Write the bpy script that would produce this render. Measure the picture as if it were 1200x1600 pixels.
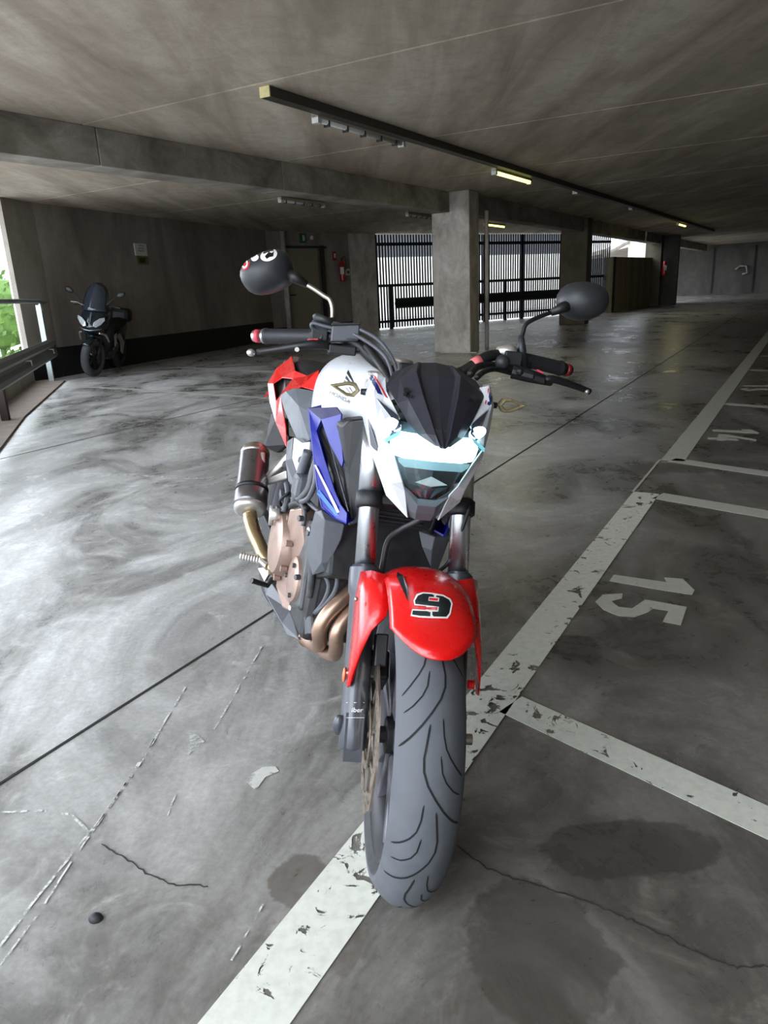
import bpy, bmesh, math, random
from mathutils import Vector, Matrix
from mathutils.bvhtree import BVHTree
random.seed(7)
for o in list(bpy.data.objects): bpy.data.objects.remove(o)
scn = bpy.context.scene
COL = scn.collection

# ------------------------------------------------------------------ camera
CAM_H = 1.136; FPX = 1120.0; PITCH = math.radians(17.25); ROLL = math.radians(2.7)
fwd = Vector((0, math.cos(PITCH), -math.sin(PITCH)))
r0 = Vector((1, 0, 0)); u0 = r0.cross(fwd)
cr = math.cos(ROLL)*r0 - math.sin(ROLL)*u0
cu = math.sin(ROLL)*r0 + math.cos(ROLL)*u0
CP = Vector((0, 0, CAM_H))
cd = bpy.data.cameras.new('camera'); cam = bpy.data.objects.new('camera', cd); COL.objects.link(cam)
cd.sensor_fit = 'VERTICAL'; cd.sensor_height = 36.0; cd.lens = FPX/1600*36.0; cd.clip_end = 400; cd.clip_start = .02
cam.matrix_world = Matrix(((cr.x, cu.x, -fwd.x, 0), (cr.y, cu.y, -fwd.y, 0), (cr.z, cu.z, -fwd.z, CAM_H), (0, 0, 0, 1)))
scn.camera = cam

# ------------------------------------------------------------------ world, daylight, exposure
w = bpy.data.worlds.new('sky'); scn.world = w; w.use_nodes = True
wn = w.node_tree.nodes; bg = wn['Background']
bg.inputs['Color'].default_value = (.84, .92, 1.03, 1); bg.inputs['Strength'].default_value = 4.6
scn.view_settings.view_transform = 'Standard'; scn.view_settings.look = 'None'
scn.view_settings.gamma = 1.0; scn.view_settings.exposure = 0.1; scn.view_settings.use_curve_mapping = False

def daylight(name, loc, target, sx, sy, power, col=(.88, .95, 1)):
    l = bpy.data.lights.new(name, 'AREA'); l.shape = 'RECTANGLE'; l.size = sx; l.size_y = sy; l.energy = power; l.color = col
    o = bpy.data.objects.new(name, l); COL.objects.link(o); o.location = loc
    o.rotation_euler = (Vector(target)-Vector(loc)).to_track_quat('-Z', 'Y').to_euler()
    return o
d_ = daylight('daylight_left', (-5.2, 6.0, 1.45), (0, 7.6, 1.45), 9.5, 1.9, 130)
d_ = daylight('fill_behind', (-2.2, -3.2, 2.9), (.6, 2.2, .2), 5.0, 3.0, 170)  # added area lamp, unseen, brightens the near floor and the motorcycle

# ------------------------------------------------------------------ ray helpers (points on a stated real plane)
def ray(x, y): return (x-600)/FPX*cr - (y-800)/FPX*cu + fwd
def fl(x, y, z=0.0):
    d = ray(x, y); return CP + d*((z-CAM_H)/d.z)
def aty(x, y, Y):
    d = ray(x, y); return CP + d*(Y/d.y)
TH = math.radians(30.55)
A = Vector((math.sin(TH), math.cos(TH), 0)); B = Vector((-math.cos(TH), math.sin(TH), 0))
def G(a, b, z=0): return A*a + B*b + Vector((0, 0, z))

# motorcycle frame: x forward, y to the rider's left, z up
BP = Vector((-.060, 1.204, 0)); YAW, LEAN, STEER = .289, .273, -.257
fx = Vector((math.sin(YAW), -math.cos(YAW), 0)); lyh = Vector((math.cos(YAW), math.sin(YAW), 0)); ZZ = Vector((0, 0, 1))
by = lyh*math.cos(LEAN) - ZZ*math.sin(LEAN); bz = lyh*math.sin(LEAN) + ZZ*math.cos(LEAN)
BM = Matrix(((fx.x, by.x, bz.x, BP.x), (fx.y, by.y, bz.y, BP.y), (fx.z, by.z, bz.z, 0), (0, 0, 0, 1)))
BMI = BM.inverted()
RAKE = math.radians(25.5); SAX = Vector((-math.sin(RAKE), 0, math.cos(RAKE))); SO = Vector((-.335, 0, .93))
SM = Matrix.Translation(SO) @ Matrix.Rotation(STEER, 4, SAX) @ Matrix.Translation(-SO)
SMI = SM.inverted()
def pt(px, py, steer=0, **k):
    c = BMI @ CP; d = BMI.to_3x3() @ ray(px, py)
    if steer: c = SMI @ c; d = SMI.to_3x3() @ d
    (a, v), = k.items(); i = 'xyz'.index(a)
    return c + d*((v-c[i])/d[i])

# ------------------------------------------------------------------ materials
def lin(c):
    return tuple(((v/255)/12.92 if v/255 <= .04045 else ((v/255+.055)/1.055)**2.4) for v in c) + (1,)
class NT:
    def __init__(s, name):
        s.m = bpy.data.materials.new(name); s.m.use_nodes = True; s.t = s.m.node_tree; s.n = s.t.nodes
        s.b = s.n['Principled BSDF']; s.out = s.n['Material Output']
    def add(s, kind, **k):
        n = s.n.new(kind)
        for a, v in k.items(): setattr(n, a, v)
        return n
    def link(s, a, b): s.t.links.new(a, b)
    def coord(s, scale=(1, 1, 1), rot=0, kind='Object'):
        tc = s.add('ShaderNodeTexCoord'); mp = s.add('ShaderNodeMapping')
        s.link(tc.outputs[kind], mp.inputs['Vector']); mp.inputs['Scale'].default_value = scale; mp.inputs['Rotation'].default_value = (0, 0, rot)
        return mp.outputs['Vector']
    def noise(s, vec, scale, detail=6, rough=.6, dist=0):
        n = s.add('ShaderNodeTexNoise'); s.link(vec, n.inputs['Vector'])
        n.inputs['Scale'].default_value = scale; n.inputs['Detail'].default_value = detail
        n.inputs['Roughness'].default_value = rough; n.inputs['Distortion'].default_value = dist
        return n.outputs['Fac']
    def ramp(s, fac, stops, interp='LINEAR'):
        r = s.add('ShaderNodeValToRGB'); r.color_ramp.interpolation = interp; e = r.color_ramp.elements
        while len(e) < len(stops): e.new(.5)
        for el, (p, c) in zip(e, stops): el.position = p; el.color = c if len(c) == 4 else (*c, 1)
        s.link(fac, r.inputs['Fac']); return r.outputs['Color']
    def mix(s, fac, a, b, mode='MIX'):
        m = s.add('ShaderNodeMix', data_type='RGBA', blend_type=mode)
        for sock, v in ((m.inputs[0], fac), (m.inputs[6], a), (m.inputs[7], b)):
            if hasattr(v, 'is_output'): s.link(v, sock)
            else: sock.default_value = v
        return m.outputs[2]
    def math(s, op, a, b=None, clamp=False):
        m = s.add('ShaderNodeMath', operation=op, use_clamp=clamp)
        for i, v in enumerate((a, b)):
            if v is None: continue
            if hasattr(v, 'is_output'): s.link(v, m.inputs[i])
            else: m.inputs[i].default_value = v
        return m.outputs[0]
    def bump(s, h, strength=.3, dist=.01):
        b = s.add('ShaderNodeBump'); b.inputs['Strength'].default_value = strength; b.inputs['Distance'].default_value = dist
        s.link(h, b.inputs['Height']); s.link(b.outputs[0], s.b.inputs['Normal'])

def mat(name, rgb, rough=.5, metal=0, coat=0, var=.12, vscale=30, bump=0, dirt=None, spec=None):
    t = NT(name); v = t.coord(); c = lin(rgb)
    n = t.noise(v, vscale, 4)
    d = tuple(x*(1-var) for x in c[:3]) + (1,); l = tuple(min(1, x*(1+var)) for x in c[:3]) + (1,)
    colr = t.ramp(n, [(.3, d), (.7, l)])
    if dirt:
        n2 = t.noise(v, 60, 8, .7)
        colr = t.mix(t.ramp(n2, [(.55, (0, 0, 0)), (.72, (dirt[1],)*3)]), colr, lin(dirt[0]))
    t.link(colr, t.b.inputs['Base Color'])
    rr = t.ramp(n, [(.3, (rough*.85,)*3), (.7, (min(1, rough*1.15),)*3)]); t.link(rr, t.b.inputs['Roughness'])
    t.b.inputs['Metallic'].default_value = metal
    if coat: t.b.inputs['Coat Weight'].default_value = coat; t.b.inputs['Coat Roughness'].default_value = .06
    if spec is not None: t.b.inputs['Specular IOR Level'].default_value = spec
    if bump: t.bump(t.noise(v, vscale*8, 3), bump, .002)
    return t.m
def emit(name, rgb, strength):
    t = NT(name); t.b.inputs['Base Color'].default_value = lin(rgb)
    t.b.inputs['Emission Color'].default_value = lin(rgb); t.b.inputs['Emission Strength'].default_value = strength
    return t.m
def glass(name, rgb=(255, 255, 255), rough=.02, alpha=.25):
    t = NT(name); tr = t.add('ShaderNodeBsdfTransparent'); tr.inputs[0].default_value = lin(rgb)
    mx = t.add('ShaderNodeMixShader'); mx.inputs[0].default_value = alpha
    gl = t.add('ShaderNodeBsdfGlossy'); gl.inputs['Roughness'].default_value = rough; gl.inputs[0].default_value = lin(rgb)
    t.link(tr.outputs[0], mx.inputs[1]); t.link(gl.outputs[0], mx.inputs[2]); t.link(mx.outputs[0], t.out.inputs['Surface'])
    return t.m

# floor: power-trowelled concrete, blotched and stained
def floor_mat():
    t = NT('trowelled_concrete')
    v = t.coord(); vs = t.coord((1, .55, 1), -TH)
    n1 = t.noise(vs, 1.3, 9, .68, .8); n2 = t.noise(v, 5.5, 10, .7, 1.1); n3 = t.noise(v, 60, 6, .7); n4 = t.noise(vs, .22, 3, .5)
    base = t.ramp(n1, [(.34, lin((112, 111, 108))), (.45, lin((156, 156, 155))), (.53, lin((206, 207, 207))), (.64, lin((246, 247, 248)))])
    base = t.mix(t.ramp(n2, [(.40, (0, 0, 0)), (.66, (.75,)*3)]), base, t.ramp(n2, [(.5, lin((150, 146, 138))), (.75, lin((236, 237, 235)))]))
    base = t.mix(t.ramp(n3, [(.35, (.0,)*3), (.75, (.34,)*3)]), base, lin((92, 90, 86)))
    # bays browner and dirtier than the driving lane, their weaker light partly painted in
    geo = t.add('ShaderNodeNewGeometry'); sx = t.add('ShaderNodeSeparateXYZ'); t.link(geo.outputs['Position'], sx.inputs[0])
    bb = t.math('ADD', t.math('MULTIPLY', sx.outputs[0], B.x), t.math('MULTIPLY', sx.outputs[1], B.y))
    aa = t.math('ADD', t.math('MULTIPLY', sx.outputs[0], A.x), t.math('MULTIPLY', sx.outputs[1], A.y))
    nb = t.math('ADD', bb, t.math('MULTIPLY', n2, .9))
    mr = t.add('ShaderNodeMapRange'); t.link(nb, mr.inputs[0]); mr.inputs[1].default_value = .9; mr.inputs[2].default_value = 2.6
    mr.inputs[3].default_value = 1; mr.inputs[4].default_value = 0; mr.clamp = True
    base = t.mix(t.math('MULTIPLY', mr.outputs[0], .86), base, t.mix(1.0, base, lin((134, 126, 114)), 'MULTIPLY'))
    mf = t.add('ShaderNodeMapRange'); t.link(aa, mf.inputs[0]); mf.inputs[1].default_value = 5; mf.inputs[2].default_value = 16; mf.clamp = True
    base = t.mix(t.math('MULTIPLY', mf.outputs[0], .6), base, t.mix(1.0, base, lin((160, 148, 132)), 'MULTIPLY'))
    # oil and damp stains
    nd = t.noise(v, 7, 5, .6)
    rough_cut = None
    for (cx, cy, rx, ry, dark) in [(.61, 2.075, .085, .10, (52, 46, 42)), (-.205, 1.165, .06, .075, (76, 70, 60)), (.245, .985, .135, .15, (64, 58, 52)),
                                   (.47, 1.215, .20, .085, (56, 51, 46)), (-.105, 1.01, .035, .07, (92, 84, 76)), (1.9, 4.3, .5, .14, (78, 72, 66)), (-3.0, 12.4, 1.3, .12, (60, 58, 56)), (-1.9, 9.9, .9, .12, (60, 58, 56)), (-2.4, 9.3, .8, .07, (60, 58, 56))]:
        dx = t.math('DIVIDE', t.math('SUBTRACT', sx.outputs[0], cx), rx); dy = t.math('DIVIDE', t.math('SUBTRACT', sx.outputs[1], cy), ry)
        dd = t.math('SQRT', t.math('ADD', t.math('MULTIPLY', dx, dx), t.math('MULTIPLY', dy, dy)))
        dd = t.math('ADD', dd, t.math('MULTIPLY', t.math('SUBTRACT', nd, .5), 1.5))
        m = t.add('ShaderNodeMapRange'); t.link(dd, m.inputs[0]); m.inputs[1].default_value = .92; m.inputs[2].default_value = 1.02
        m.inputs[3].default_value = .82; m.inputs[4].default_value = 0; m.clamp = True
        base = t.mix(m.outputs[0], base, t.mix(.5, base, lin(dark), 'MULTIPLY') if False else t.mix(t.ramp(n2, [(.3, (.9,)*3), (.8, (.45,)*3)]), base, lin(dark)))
    t.link(base, t.b.inputs['Base Color'])
    rg = t.ramp(t.mix(.5, n1, n2), [(.38, (.20,)*3), (.62, (.50,)*3)]); t.link(rg, t.b.inputs['Roughness'])
    t.b.inputs['Specular IOR Level'].default_value = .55
    t.bump(t.mix(.3, n2, n3), .12, .006)
    return t.m

def concrete(name, c1, c2, c3, streak_rot=0, streak=(1, .12, 1), rough=.85, scale=1.0, dark=.5, kind='Object'):
    t = NT(name); v = t.coord(); vs = t.coord(streak, streak_rot)
    n1 = t.noise(vs, 1.6*scale, 8, .62, .5); n2 = t.noise(v, 3.5*scale, 10, .7, .6); n3 = t.noise(v, 70, 4)
    col = t.ramp(n1, [(.30, lin(c1)), (.5, lin(c2)), (.68, lin(c3))])
    col = t.mix(t.ramp(n2, [(.45, (0, 0, 0)), (.75, (dark,)*3)]), col, lin(c1))
    col = t.mix(t.ramp(n3, [(.5, (0,)*3), (.8, (.25,)*3)]), col, lin(tuple(x*.6 for x in c1)))
    t.link(col, t.b.inputs['Base Color']); t.b.inputs['Roughness'].default_value = rough
    t.bump(t.mix(.4, n1, n2), .25, .012)
    return t.m

def paint_mat(name, rgb, chip_lo, chip_hi, scale=16):
    t = NT(name); v = t.coord()
    n = t.noise(v, scale, 5, .62, .8); n2 = t.noise(v, 3.0, 4, .6); n3 = t.noise(v, 45, 5, .6)
    c = lin(rgb); t.link(t.mix(t.ramp(n3, [(.4, (0,)*3), (.8, (.5,)*3)]), c, lin(tuple(x*.8 for x in rgb))), t.b.inputs['Base Color'])
    t.b.inputs['Roughness'].default_value = .5
    f = t.math('ADD', n, t.math('MULTIPLY', n2, .35))
    a = t.add('ShaderNodeMapRange'); t.link(f, a.inputs[0]); a.inputs[1].default_value = chip_lo; a.inputs[2].default_value = chip_hi
    a.inputs[3].default_value = 1; a.inputs[4].default_value = 0; a.clamp = True
    tr = t.add('ShaderNodeBsdfTransparent'); mx = t.add('ShaderNodeMixShader')
    t.link(a.outputs[0], mx.inputs[0]); t.link(tr.outputs[0], mx.inputs[1]); t.link(t.b.outputs[0], mx.inputs[2]); t.link(mx.outputs[0], t.out.inputs['Surface'])
    return t.m

M_FLOOR = floor_mat()
M_CEIL = concrete('ceiling_concrete', (136, 124, 109), (172, 159, 142), (200, 190, 174), -TH, (1.0, .16, 1), scale=1.4)
M_BEAM = concrete('beam_concrete', (88, 82, 74), (132, 125, 114), (160, 154, 144), 0, (.6, .6, 1), scale=1.5)
M_WALL = concrete('wall_concrete', (98, 90, 82), (130, 122, 112), (150, 143, 132), 0, (1, 1, .25), scale=.7)
M_COLM = concrete('column_concrete', (128, 121, 114), (170, 162, 154), (190, 183, 176), 0, (1, 1, .5), scale=2.0)
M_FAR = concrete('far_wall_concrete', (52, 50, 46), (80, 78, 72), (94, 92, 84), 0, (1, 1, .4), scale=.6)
M_BOARD = concrete('board_marked_concrete', (86, 76, 56), (128, 116, 90), (146, 134, 106), 0, (1, 1, .05), scale=3)
M_BITUM = mat('black_skirting_paint', (20, 19, 19), .7)
M_JOINT = mat('joint_filler', (24, 22, 21), .9); M_CRACK = mat('crack_dark', (48, 45, 42), .95)
M_PAINT = paint_mat('white_line_paint', (214, 214, 202), .765, .78); M_PAINTG = paint_mat('worn_line_paint', (190, 188, 178), .86, .88)
M_PAINTC = paint_mat('chalk_scratch', (205, 205, 200), .62, .72, 26)
M_PATCH = paint_mat('pale_cement_splash', (196, 196, 190), .62, .75, 14)
M_DIRT = mat('kerb_dirt', (120, 108, 98), .9, var=.3, vscale=6)
M_GALV = mat('galvanised_steel', (176, 184, 184), .38, .8, var=.12)
M_RAIL = mat('guardrail_steel', (120, 122, 116), .5, .5, var=.2, dirt=((70, 60, 50), .5))
M_RUST = mat('rusty_post', (52, 40, 34), .8)
M_FENCE = mat('dark_fence_steel', (22, 27, 33), .45, .3)
M_PLAS = mat('black_plastic', (38, 39, 42), .48, var=.1)
M_PLAS2 = mat('grey_plastic', (78, 80, 86), .42, var=.08, dirt=((110, 100, 90), .3))
M_PLASD = mat('deep_black_plastic', (19, 19, 21), .5)
M_VISOR = mat('matt_visor', (42, 42, 50), .36, var=.05)
M_WHITE = mat('white_paint', (206, 208, 213), .3, 0, .25, var=.02)
M_RED = mat('red_paint', (214, 12, 14), .28, 0, .55, var=.05, dirt=((120, 60, 54), .22))
M_BLUE = mat('blue_paint', (8, 20, 128), .34, 0, .12, var=.05, spec=.3)
M_BLUED = mat('dark_blue_paint', (22, 18, 68), .45, 0, 0, spec=.2)
M_NAVY = mat('navy_decal', (24, 30, 84), .35); M_REDD = mat('red_decal', (190, 30, 44), .35)
M_BLACK = mat('black_decal', (14, 16, 18), .35); M_WDEC = mat('white_decal', (232, 228, 224), .4)
M_PINK = mat('pink_switch', (214, 70, 86), .45)
M_CHROME = mat('chrome', (190, 192, 196), .3, 1, var=.03)
M_STEELD = mat('satin_dark_steel', (120, 118, 120), .3, .85, var=.1)
M_FORK = mat('fork_grey_enamel', (70, 72, 78), .34, .35, .3)
M_STEEL = mat('brushed_steel', (168, 160, 150), .35, .9, var=.15)
M_DISC = mat('brake_disc_steel', (176, 162, 146), .36, .85, var=.18, vscale=60)
M_BRONZE = mat('champagne_engine_cover', (158, 134, 122), .40, .55, var=.1, dirt=((98, 82, 74), .35))
M_ENG = mat('engine_grey', (82, 82, 84), .5, .4, var=.25, dirt=((120, 108, 96), .35))
M_ENGD = mat('engine_dark', (46, 46, 48), .55, .3, var=.3)
M_HEAD = mat('heat_tinted_header', (168, 138, 120), .34, .8, var=.18, vscale=12, dirt=((120, 92, 70), .4))
M_PIPE = mat('straw_tinted_pipe', (188, 166, 128), .28, .9, var=.15, vscale=10)
M_ALU = mat('cast_aluminium', (196, 190, 184), .38, .7, var=.08)
M_TYRE = mat('tyre_rubber', (84, 86, 91), .72, var=.12, vscale=25, bump=.15)
M_TYREB = mat('tyre_sidewall', (50, 50, 53), .65, var=.1)
M_GROOVE = mat('tyre_groove', (12, 12, 13), .9)
M_RIM = mat('rim_grey', (50, 49, 54), .45, .3, .0)
M_SPOKE = mat('spoke_grey', (104, 102, 110), .4, .3, .1)
M_SEAT = mat('seat_vinyl', (44, 45, 49), .5, bump=.2); M_SEATG = mat('grey_side_vinyl', (88, 92, 98), .5)
M_GRIP = mat('grip_rubber', (34, 35, 38), .55)
M_RADI = mat('radiator_core', (70, 68, 72), .5, .4)
M_GOLD = mat('smoked_amber_rim', (150, 138, 104), .35, .3)
M_LENS = glass('headlight_glass', (235, 250, 252), .03, .10)
M_SMOKE = mat('smoked_lens', (40, 46, 60), .12, 0, .8)
M_REFL = mat('headlight_reflector', (96, 112, 120), .45, .3, var=.35, vscale=60)
M_LED = emit('led_low_beam', (214, 246, 252), 9.0); M_POS = emit('led_position', (206, 240, 255), 7.0); M_TEAL = emit('led_side_guide', (120, 196, 204), .4)
M_TUBE = emit('fluorescent_lit', (236, 232, 120), 4.0)
M_TUBEOFF = mat('fluorescent_off', (196, 196, 192), .4)
M_TRUNK = mat('cable_trunking', (62, 58, 50), .5, .3); M_TRUNKL = mat('trunking_side', (164, 156, 132), .5)
M_ENDCAP = mat('trunking_endcap', (206, 192, 138), .6)
M_EXTR = mat('extinguisher_red', (150, 22, 24), .35, 0, .3); M_DOORM = mat('metal_door', (124, 116, 98), .6)
M_SIGNW = mat('sign_white', (190, 190, 180), .5); M_SIGNG = mat('sign_green', (20, 84, 58), .5); M_SIGNY = mat('sign_olive', (96, 92, 48), .5)
M_OUTW = mat('outside_white_render', (236, 234, 224), .8, var=.03); M_OUTD = mat('outside_dark_render', (70, 72, 74), .8)
M_LEAF = mat('outside_foliage', (96, 128, 60), .8, var=.4, vscale=4); M_OUTG = mat('outside_ground', (172, 170, 164), .9)
M_SCOOT = mat('scooter_paint', (26, 38, 44), .22, .2, .6); M_SCREEN = mat('scooter_tinted_screen', (44, 50, 60), .15, 0, .5)
M_SCLAMP = mat('scooter_headlamp', (200, 206, 208), .2, .3, .8)

# ------------------------------------------------------------------ mesh helpers
class MB:
    def __init__(s): s.v = []; s.f = []; s.m = []; s.cur = 0
    def add(s, vs, fs, mi=None):
        o = len(s.v); s.v += [Vector(v) for v in vs]; s.f += [tuple(i+o for i in f) for f in fs]; s.m += [s.cur if mi is None else mi]*len(fs); return s
    def box(s, lo, hi, mi=None):
        x0, y0, z0 = lo; x1, y1, z1 = hi
        return s.add([(x0, y0, z0), (x1, y0, z0), (x1, y1, z0), (x0, y1, z0), (x0, y0, z1), (x1, y0, z1), (x1, y1, z1), (x0, y1, z1)],
                     [(0, 3, 2, 1), (4, 5, 6, 7), (0, 1, 5, 4), (1, 2, 6, 5), (2, 3, 7, 6), (3, 0, 4, 7)], mi)
    def obox(s, c, ex, ey, ez, mi=None):
        c, ex, ey, ez = Vector(c), Vector(ex), Vector(ey), Vector(ez)
        vs = [c+ex*a+ey*b+ez*d for d in (-1, 1) for a, b in ((-1, -1), (1, -1), (1, 1), (-1, 1))]
        return s.add(vs, [(0, 3, 2, 1), (4, 5, 6, 7), (0, 1, 5, 4), (1, 2, 6, 5), (2, 3, 7, 6), (3, 0, 4, 7)], mi)
    def tube(s, pts, r, n=14, cap=True, mi=None, smooth=0, flat=1.0):
        pts = [Vector(p) for p in pts]; rs = list(r) if hasattr(r, '__len__') else [r]*len(pts)
        if smooth: pts, rs = spline(pts, rs, smooth)
        up = None; rings = []
        for i, p in enumerate(pts):
            d = (pts[min(i+1, len(pts)-1)]-pts[max(i-1, 0)]).normalized()
            if up is None: up = d.orthogonal().normalized()
            up = (up - d*up.dot(d)); up = up.normalized() if up.length > 1e-6 else d.orthogonal().normalized()
            sd = d.cross(up); rings.append([p+(up*math.cos(a)*rs[i]*flat+sd*math.sin(a)*rs[i]) for a in [2*math.pi*k/n for k in range(n)]])
        return s.rings(rings, cap, mi)
    def rings(s, rings, cap=True, mi=None, closed=True, loop=False):
        n = len(rings[0]); vs = [v for r in rings for v in r]; fs = []
        R = len(rings)
        for i in range(R if loop else R-1):
            for k in range(n if closed else n-1):
                a, b = i*n+k, i*n+(k+1) % n; c, d = ((i+1) % R)*n+(k+1) % n, ((i+1) % R)*n+k
                fs.append((a, b, c, d))
        if cap and closed and not loop: fs.append(tuple(range(n))[::-1]); fs.append(tuple((R-1)*n+k for k in range(n)))
        return s.add(vs, fs, mi)
    def lathe(s, c, ax, prof, n=48, mi=None, loop=True):
        c, ax = Vector(c), Vector(ax).normalized(); e1 = ax.orthogonal().normalized(); e2 = ax.cross(e1)
        rings = [[c+ax*h+(e1*math.cos(t)+e2*math.sin(t))*r for r, h in prof] for t in [2*math.pi*k/n for k in range(n)]]
        return s.rings(rings, False, mi, closed=loop, loop=True)
    def cyl(s, a, b, r, r2=None, n=24, mi=None): return s.tube([a, b], [r, r if r2 is None else r2], n, True, mi)
    def prism(s, poly, off, mi=None):
        n = len(poly); off = Vector(off); vs = [Vector(p) for p in poly]+[Vector(p)+off for p in poly]
        return s.add(vs, [tuple(range(n)), tuple(range(2*n-1, n-1, -1))]+[(i, i+n, (i+1) % n+n, (i+1) % n) for i in range(n)], mi)
    def grid(s, rows, mi=None):
        n = len(rows[0]); return s.add([p for r in rows for p in r], [(i*n+k, i*n+k+1, (i+1)*n+k+1, (i+1)*n+k) for i in range(len(rows)-1) for k in range(n-1)], mi)
    def ball(s, c, rx, ry=None, rz=None, n=16, mi=None):
        ry = ry or rx; rz = rz or rx; c = Vector(c)
        rings = [[c+Vector((rx*math.sin(p)*math.cos(t), ry*math.sin(p)*math.sin(t), rz*math.cos(p))) for t in [2*math.pi*k/n for k in range(n)]] for p in [math.pi*(j+.02)/(n/2+.04) for j in range(n//2+1)]]
        return s.rings(rings, True, mi)
    def mirror(s):
        o = len(s.v); s.v += [Vector((v.x, -v.y, v.z)) for v in s.v]; s.f += [tuple(i+o for i in f[::-1]) for f in list(s.f)]; s.m += list(s.m); return s
    def xf(s, mtx): s.v = [mtx @ v for v in s.v]; return s
    def build(s, name, mats, parent=None, steer=0, smooth=False, solid=0, bevel=0, sub=0, fix=True, **props):
        me = bpy.data.meshes.new(name)
        vs = [SM @ v for v in s.v] if steer else s.v
        me.from_pydata([tuple(v) for v in vs], [], s.f)
        for m in (mats if isinstance(mats, (list, tuple)) else [mats]): me.materials.append(m)
        me.polygons.foreach_set('material_index', s.m)
        if fix:
            bm = bmesh.new(); bm.from_mesh(me); bmesh.ops.recalc_face_normals(bm, faces=bm.faces); bm.to_mesh(me); bm.free()
        if smooth: me.polygons.foreach_set('use_smooth', [True]*len(me.polygons))
        me.update()
        o = bpy.data.objects.new(name, me); COL.objects.link(o)
        if parent: o.parent = parent
        if solid: m = o.modifiers.new('thickness', 'SOLIDIFY'); m.thickness = solid; m.offset = -1
        if sub: m = o.modifiers.new('sub', 'SUBSURF'); m.levels = m.render_levels = sub
        if bevel: m = o.modifiers.new('bevel', 'BEVEL'); m.width = bevel; m.segments = 2; m.limit_method = 'ANGLE'
        for k, v in props.items(): o[k] = v
        return o
def spline(pts, rs, k):
    P = [pts[0]]+pts+[pts[-1]]; R = [rs[0]]+rs+[rs[-1]]; op = []; orr = []
    for i in range(1, len(P)-2):
        for j in range(k):
            t = j/k; a, b, c, d = P[i-1], P[i], P[i+1], P[i+2]
            op.append(.5*((2*b)+(c-a)*t+(2*a-5*b+4*c-d)*t*t+(3*b-a-3*c+d)*t**3)); orr.append(R[i]*(1-t)+R[i+1]*t)
    return op+[P[-2]], orr+[R[-2]]
def empty(name, m, label, cat, group=None):
    o = bpy.data.objects.new(name, None); COL.objects.link(o); o.empty_display_size = .1
    o.matrix_world = m if isinstance(m, Matrix) else Matrix.Translation(m); return tag(o, label, cat, group)
def tag(o, label, cat, group=None):
    o['label'] = label; o['category'] = cat
    if group: o['group'] = group
    return o
def structure(o): o['kind'] = 'structure'; return o

def text_mesh(s, size=1.0, bold=0):
    cv = bpy.data.curves.new('t', 'FONT'); cv.body = s; cv.size = size; cv.offset = bold; cv.resolution_u = 3
    o = bpy.data.objects.new('t', cv); COL.objects.link(o); dg = bpy.context.evaluated_depsgraph_get(); dg.update()
    me = bpy.data.meshes.new_from_object(o.evaluated_get(dg)); vs = [v.co.copy() for v in me.vertices]; fs = [tuple(p.vertices) for p in me.polygons]
    bpy.data.objects.remove(o); bpy.data.curves.remove(cv); bpy.data.meshes.remove(me); return vs, fs
def decal(name, target, shapes, mats, parent, off=.0008, cuts=2, **props):
    """flat artwork laid onto the real surface of a part; shapes = [(verts2d in photo px, faces, material index)]"""
    bpy.context.view_layer.update(); dg = bpy.context.evaluated_depsgraph_get(); dg.update()
    te = target.evaluated_get(dg); me = te.to_mesh(); mw = target.matrix_world
    bv = BVHTree.FromPolygons([mw @ v.co for v in me.vertices], [tuple(p.vertices) for p in me.polygons]); te.to_mesh_clear()
    out = MB()
    for vs, fs, mi in shapes:
        bm = bmesh.new(); bvs = [bm.verts.new((x, -y, 0)) for x, y in vs]
        for f in fs:
            try: bm.faces.new([bvs[i] for i in f])
            except ValueError: pass
        bmesh.ops.triangulate(bm, faces=bm.faces)
        for _ in range(cuts): bmesh.ops.subdivide_edges(bm, edges=bm.edges, cuts=1, use_grid_fill=True)
        bm.verts.index_update(); pts = []; last = None
        for v in bm.verts:
            h = bv.ray_cast(CP, ray(v.co.x, -v.co.y).normalized())
            if h[0] is None: pts.append(None); continue
            n = h[1] if h[1].dot(h[0]-CP) < 0 else -h[1]
            pts.append(BMI @ (h[0]+n*off*(1+.3*mi)))
        ok = [i for i, p in enumerate(pts) if p is not None]
        idx = {i: k for k, i in enumerate(ok)}
        out.add([pts[i] for i in ok], [tuple(idx[v.index] for v in f.verts) for f in bm.faces if all(v.index in idx for v in f.verts)], mi)
        bm.free()
    return out.build(name, mats, parent, fix=False, **props)
def ngon(*p): return (list(p), [tuple(range(len(p)))])
def ell(cx, cy, rx, ry, rot=0, n=24):
    c, s = math.cos(rot), math.sin(rot)
    return ngon(*[(cx+rx*math.cos(t)*c-ry*math.sin(t)*s, cy+rx*math.cos(t)*s+ry*math.sin(t)*c) for t in [2*math.pi*k/n for k in range(n)]])
def text_px(s, ox, oy, w, h, ang, shear=0, bold=0):
    vs, fs = text_mesh(s, 1.0, bold); x0 = min(v.x for v in vs); x1 = max(v.x for v in vs); y0 = min(v.y for v in vs); y1 = max(v.y for v in vs)
    c, sn = math.cos(ang), math.sin(ang); o = []
    for v in vs:
        u = (v.x-x0)/(x1-x0)*w; q = (v.y-y0)/(y1-y0)*h; u += shear*q
        o.append((ox+u*c+q*sn, oy+u*sn-q*c))
    return o, fs

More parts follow.
